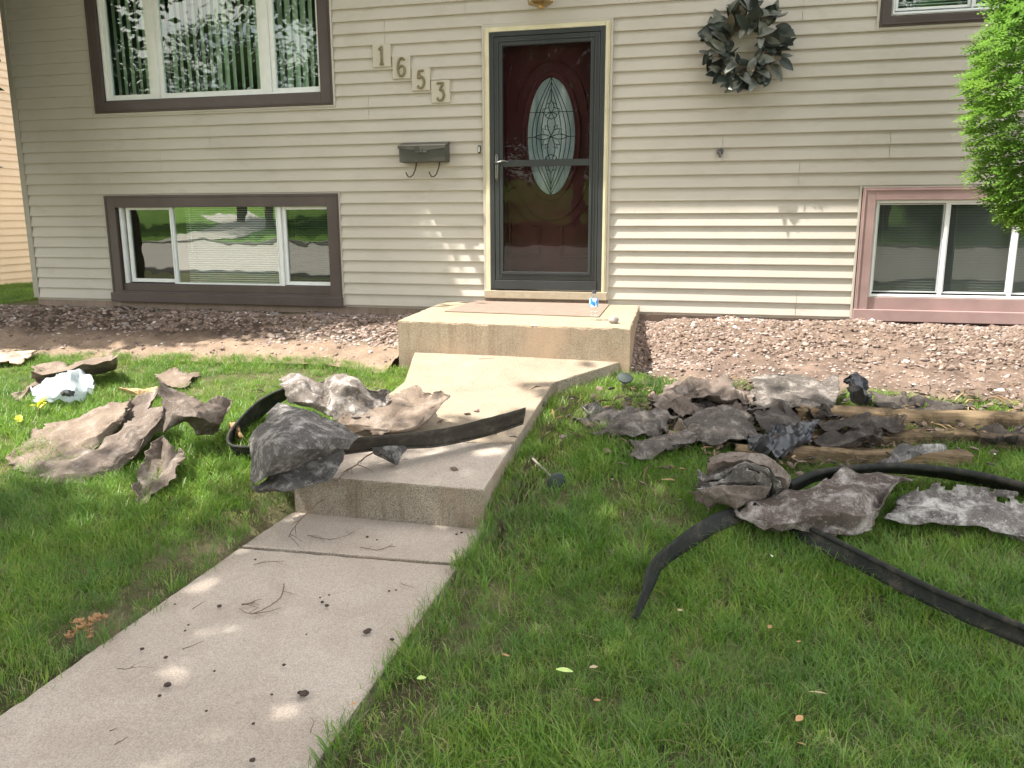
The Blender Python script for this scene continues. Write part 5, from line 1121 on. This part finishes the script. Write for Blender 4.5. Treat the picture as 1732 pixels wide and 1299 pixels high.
# a low twig of it shows at the left frame edge
# row of trees across the street
r = random.Random(33)
kinds = ['oak', 'maple', 'ash', 'elm', 'linden', 'locust', 'birch', 'poplar', 'beech', 'plum', 'hickory', 'walnut', 'alder', 'willow']
for k, (x, y, h) in enumerate([(-43, -47, 13), (-37, -52, 15), (-31, -46, 12), (-25, -50, 15), (-19, -48, 12), (-14, -44, 13), (-9, -46, 15), (-4, -50, 12), (3, -46, 13), (9, -45, 14), (15, -48, 13), (21, -45, 12), (-28, -62, 18), (-11, -60, 18)]):
    gz_ = float(ground_z(x, y)); R0 = h*.34; cl = []
    while len(cl) < 95:
        q = Vector((r.uniform(-1, 1), r.uniform(-1, 1), r.uniform(-1, 1)))
        if .45 < q.length < 1: cl.append((x+q.x*R0, y+q.y*R0, gz_+h*.60+q.z*h*.42))
    tree('street_tree', (x, y, gz_), h, cl, 'tall leafy tree across the street, reflected in the house windows', .25, 105, .72, .34, 50+k, 'trees across the street')

# arborvitae at the right
def arbor():
    A = on_wall(1820, 190, -1.25); root = thing('cedar_tree', 'bright green arborvitae at the right edge in front of the house', 'cedar tree', (A.x, A.y, ground_z(A.x, A.y)))
    r = random.Random(12); prof_px = [(10, 1712), (35, 1672), (75, 1668), (110, 1662), (150, 1656), (200, 1650), (225, 1662), (260, 1668), (300, 1684), (340, 1700), (372, 1725), (400, 1800)]
    zs, rs = [], []
    for y, x in prof_px: q = on_wall(x, y, -1.25); zs.append(q.z); rs.append(max(.02, A.x-q.x))
    ztop = zs[0]; zs = zs[::-1]; rs = rs[::-1]; zs += [ztop+.4, ztop+1.0]; rs += [.45, .02]
    v, f = [], []
    o0 = Vector(root.location)
    for k in range(6800):
        z = r.uniform(zs[0], zs[-1]); R0 = float(np.interp(z, zs, rs)); a = r.uniform(0, 6.283); q = R0*(1-.42*r.random()**2)*(1+.30*mn.noise(Vector((math.cos(a)*2.5, math.sin(a)*2.5, z*6))))
        p = Vector((A.x+q*math.cos(a), A.y+q*math.sin(a)*.85, z)); d = Vector((math.cos(a), math.sin(a), r.uniform(-.5, .45))).normalized(); s = d.cross(Vector((r.gauss(0, .5), r.gauss(0, .5), 1))).normalized(); up = s.cross(d)
        L = r.uniform(.07, .13)
        p -= o0
        for j in range(9):
            t = j/8; c = p+d*L*t-up*.02*t*t; side = (1 if j % 2 else -1); w = L*.42*(1-t*.75); e = (d*.75+s*side+up*r.uniform(-.25, .35)).normalized()
            n_ = e.cross(up).normalized()*.0072; i = len(v); v += [c-n_, c+n_, c+e*w+n_*.7, c+e*w-n_*.7]; f.append((i, i+1, i+2, i+3))
    me = bpy.data.meshes.new('crown'); me.from_pydata([tuple(q) for q in v], [], f); me.materials.append(CEDARM); newobj('crown', me, None, root)
    b = MB(); b.tube([(0, 0, -.1), (.02, 0, .7), (0, .02, zs[-1]-o0.z-.3)], [.06, .045, .01], 8); b.build('trunk', BARK, root, smooth=True)
    b = MB()
    for k in range(26):
        z = r.uniform(zs[0]+.05, zs[-1]-.4)-o0.z; a = r.uniform(0, 6.28); q = float(np.interp(z+o0.z, zs, rs))*.75; b.tube([(0, 0, z-.1), (q*.5*math.cos(a), q*.5*math.sin(a), z-.03), (q*math.cos(a), q*math.sin(a), z+.02)], [.012, .008, .003], 5)
    b.build('branches', BARK, root)
arbor()

# ------------------------------------------------------------ neighbour's house
nb = thing('neighbour_house', 'peach sided neighbouring house beyond the left corner', 'house', (-9.7, 0, -.3))
for k in range(48):
    b = MB(); z0 = .15+k*P_; b.add([(.014, -1.2, z0), (.014, 14, z0), (.001, 14, z0+P_), (.001, -1.2, z0+P_), (-.004, -1.2, z0), (-.004, 14, z0)], [(0, 1, 2, 3), (4, 5, 1, 0)]); b.build('siding_panel', NEIGH, nb)
b = MB(); b.box(-7, -.005, -1.2, 14, -.3, 5.0); b.build('wall', NEIGH, nb); b = MB(); b.box(-6.99, .0, -1.19, 13.99, -.5, .148); b.build('foundation', FOUND, nb)
b = MB(); b.add([(.5, -1.6, 4.9), (.5, 14.4, 4.9), (-3.5, 14.4, 6.6), (-3.5, -1.6, 6.6), (-7.5, -1.6, 4.9), (-7.5, 14.4, 4.9)], [(0, 1, 2, 3), (3, 2, 5, 4)]); b.build('roof', BROWN, nb)
print('SCENE BUILT')
